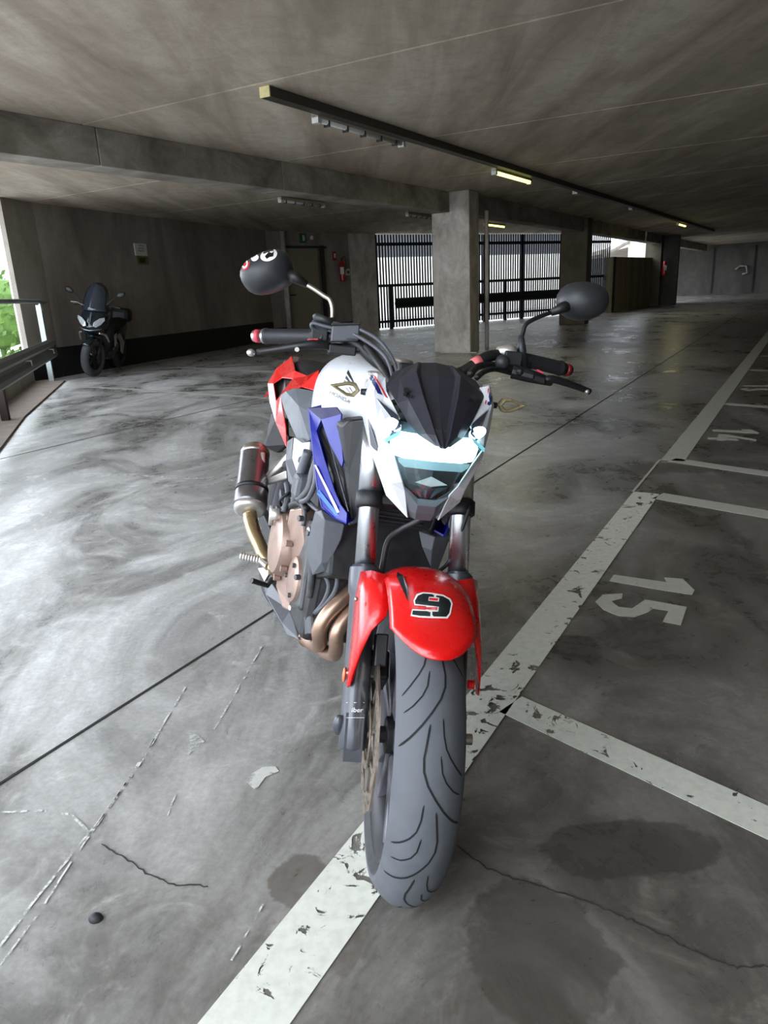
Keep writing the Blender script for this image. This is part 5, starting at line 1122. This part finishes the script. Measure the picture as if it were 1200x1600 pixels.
# ================================================================== SCOOTER at the back left
sf = Vector((.06, -1, 0)).normalized(); slh = Vector((1, .06, 0)).normalized(); sle = .15
sy_ = slh*math.cos(sle)-ZZ*math.sin(sle); sz_ = slh*math.sin(sle)+ZZ*math.cos(sle); so_ = Vector((-4.60, 11.80, .0))
SCM = Matrix(((sf.x, sy_.x, sz_.x, so_.x), (sf.y, sy_.y, sz_.y, so_.y), (sf.z, sy_.z, sz_.z, 0), (0, 0, 0, 1)))
sc = empty('scooter', SCM, 'dark scooter with tinted windscreen parked by the left wall at the back', 'scooter')
SW = V(0, 0, .30); rz = Matrix.Translation(SW) @ Matrix.Rotation(-.22, 4, 'Z') @ Matrix.Translation(-SW)
def sb(m, name, mt, par=sc, st=False, **k):
    if st: m.xf(rz)
    return m.build(name, mt, par, **k)
for c, nm, st_ in ((SW, 'front', True), (V(-1.50, 0, .30), 'rear', False)):
    m = MB(); m.lathe(c, (0, 1, 0), [(.20, -.045), (.215, -.056), (.25, -.062), (.28, -.052), (.297, -.025), (.30, 0), (.297, .025), (.28, .052), (.25, .062), (.215, .056), (.20, .045)], 48); sb(m, nm+'_tyre', M_TYRE if st_ else M_TYREB, st=st_, smooth=True)
    m = MB(); m.lathe(c, (0, 1, 0), [(.205, -.046), (.205, .046), (.18, .03), (.18, -.03)], 40)
    rim_ = sb(m, nm+'_rim', M_PLASD, st=st_, smooth=True)
    for k in range(5):
        a = k*1.257+.4; d = V(math.cos(a), 0, math.sin(a)); m = MB(); m.tube([c+d*.02, c+d*.19], [.022, .014], 8); sb(m, 'spoke', M_PLASD, rim_, st=st_)
m = MB(); m.lathe(SW, (0, 1, 0), [(.135, -.072), (.135, -.068), (.085, -.068), (.085, -.072)], 40); sb(m, 'brake_disc', M_STEEL, st=True)
m = MB(); m.obox(SW+V(-.12, -.075, .03), V(.03, 0, 0), V(0, .02, 0), V(0, 0, .05)); sb(m, 'brake_caliper', M_ALU, st=True, bevel=.006)
for s in (-1, 1):
    m = MB(); m.tube([V(.0, .085*s, .28), V(-.06, .085*s, .45), V(-.14, .085*s, .70)], [.024, .022, .018], 12); sb(m, 'fork_leg', M_ALU if s < 0 else M_PLASD, st=True, smooth=True)
m = MB(); rows = []
for i in range(13):
    a = math.radians(40+i*9); rows.append([SW+V((.335-.04*abs(u)**2)*math.cos(a), u*.085, (.335-.04*abs(u)**2)*math.sin(a)) for u in (-1, -.6, 0, .6, 1)])
m.grid(rows); sb(m, 'front_mudguard', M_SCOOT, st=True, smooth=True, solid=.004)
# front fairing: loft of horizontal sections
def sect(z, xf, xs, w_, xb): return [V(xf, 0, z), V(xf-.03, w_*.4, z), V(xs, w_*.85, z), V((xs+xb)/2, w_, z), V(xb, w_*.8, z), V(xb, -w_*.8, z), V((xs+xb)/2, -w_, z), V(xs, -w_*.85, z), V(xf-.03, -w_*.4, z)]
m = MB(); m.rings([sect(*q) for q in ((.62, -.05, -.12, .10, -.30), (.69, .10, 0, .15, -.32), (.76, .16, .04, .20, -.34), (.86, .13, .02, .235, -.36), (.96, .06, -.04, .235, -.38), (1.06, -.03, -.12, .22, -.40), (1.12, -.12, -.18, .19, -.38))]); fa_ = sb(m, 'front_fairing', M_SCOOT, smooth=True, sub=1)
for s in (-1, 1):
    m = MB(); m.v = [V(.135, .045*s, .80), V(.125, .055*s, .86), V(.075, .13*s, .925), (.03, .195*s, .945), V(.025, .20*s, .90), V(.075, .15*s, .83), V(.12, .09*s, .785)]; m.v = [Vector(v)+V(.022, 0, 0) for v in m.v]; m.f = [tuple(range(7))]; m.m = [0]; sb(m, 'headlamp', M_SCLAMP, solid=.02, bevel=.004)
m = MB(); m.tube([V(.10, -.17, .765), V(.17, -.08, .745), V(.185, 0, .735), V(.17, .08, .745), V(.10, .17, .765)], .008, 8, smooth=3); sb(m, 'nose_trim', M_CHROME, fa_, smooth=True)
m = MB(); m.obox(V(.10, 0, .93), V(.012, 0, -.01), V(0, .012, 0), V(-.03, 0, .07)); sb(m, 'centre_ridge', M_PLAS2, fa_, bevel=.004)
m = MB(); rows = []
for i in range(9):
    t = i/8; z = 1.03+.43*t; hw = .20*(1-.15*t)*math.sqrt(max(.02, 1-(max(0, t-.55)/.46)**2)); rows.append([V(.01-.24*t-.10*(u*u), u*hw, z-.04*(1-t)*abs(u)*0) for u in [-1+2*j/8 for j in range(9)]])
m.grid(rows); sb(m, 'windscreen', M_SCREEN, smooth=True, solid=.005)
m = MB(); m.tube([V(-.22, -.36, 1.10), V(-.20, -.2, 1.12), V(-.18, 0, 1.08), V(-.20, .2, 1.12), V(-.22, .36, 1.10)], .012, 10, smooth=3); hb_ = sb(m, 'handlebar', M_PLASD, smooth=True)
for s in (-1, 1):
    m = MB(); m.cyl(V(-.215, .24*s, 1.115), V(-.22, .37*s, 1.10), .018); sb(m, 'grip', M_PLASD)
    m = MB(); m.tube([V(-.16, .20*s, 1.10), V(-.15, .28*s, 1.13), V(-.16, .38*s, 1.13)], .008, 8); sb(m, 'brake_lever', M_ALU if s < 0 else M_PLASD)
    m = MB(); m.tube([V(-.10, .19*s, 1.13), V(-.12, .27*s, 1.22), V(-.14, .33*s, 1.27)], .009, 8); mm_ = sb(m, 'mirror_arm', M_PLASD)
    m = MB(); m.ball(V(0, 0, 0), .02, .075, .045, 14); m.xf(Matrix.Translation((-.15, .40*s, 1.31)) @ Matrix.Rotation(.45*s, 4, 'X')); mi_ = sb(m, 'mirror', M_PLASD, smooth=True)
    m = MB(); m.tube([V(.12, .14*s, .70), V(.0, .2*s, .67), V(-.12, .22*s, .56)], [.012, .018, .010], 10, smooth=3); sb(m, 'side_marker', M_ALU)
# leg shields, body, seat
m = MB(); m.rings([sect(*q) for q in ((.28, -.25, -.30, .12, -.42), (.45, -.22, -.28, .20, -.44), (.65, -.20, -.26, .25, -.46), (.85, -.24, -.28, .25, -.46), (1.0, -.28, -.32, .20, -.44))]); sb(m, 'leg_shield', M_PLASD, smooth=True, sub=1)
def sx(x, w_, zt_, zb): return [V(x, 0, zt_), V(x, w_*.7, zt_-.01), V(x, w_, zt_-.08), V(x, w_*.95, zb+.05), V(x, w_*.6, zb), V(x, -w_*.6, zb), V(x, -w_*.95, zb+.05), V(x, -w_, zt_-.08), V(x, -w_*.7, zt_-.01)]
m = MB(); m.rings([sx(*q) for q in ((-.36, .20, .50, .24), (-.55, .20, .48, .22), (-.75, .19, .60, .24), (-.90, .19, .70, .30), (-1.2, .18, .76, .42), (-1.5, .15, .82, .55), (-1.80, .08, .86, .68))]); sb(m, 'body_panel', M_SCOOT, smooth=True, sub=1)
m = MB(); m.rings([sx(*q) for q in ((-.78, .12, .74, .62), (-.95, .16, .80, .68), (-1.15, .16, .80, .72), (-1.25, .15, .88, .74), (-1.6, .13, .90, .80))]); sb(m, 'seat', M_PLASD, smooth=True, sub=1)
m = MB(); m.box((-1.80, -.17, .80), (-1.48, .17, 1.04)); sb(m, 'luggage_box', M_PLASD, bevel=.07)
for s in (1,):
    m = MB(); m.prism([V(-.62, .215, .62), V(-.80, .215, .66), V(-1.05, .215, .50), V(-.98, .215, .30), V(-.88, .215, .34), V(-.84, .215, .50)], V(0, -.02, 0)); sb(m, 'side_trim', M_ALU, bevel=.004)
    m = MB(); m.prism([V(-.42, .23, .64), V(-.52, .23, .68), V(-.58, .22, .52), V(-.50, .22, .46)], V(0, -.02, 0)); sb(m, 'side_trim', M_ALU, bevel=.004)
m = MB(); m.tube([V(-.85, -.17, .25), V(-1.1, -.20, .25), V(-1.2, -.22, .32), V(-1.75, -.23, .40)], [.02, .03, .06, .055], 14); sb(m, 'silencer', M_PLASD, smooth=True)
m = MB(); m.tube([V(-.80, .08, .26), V(-.82, .16, .12), V(-.84, .22, .028)], .012, 8); sb(m, 'side_stand', M_PLASD)
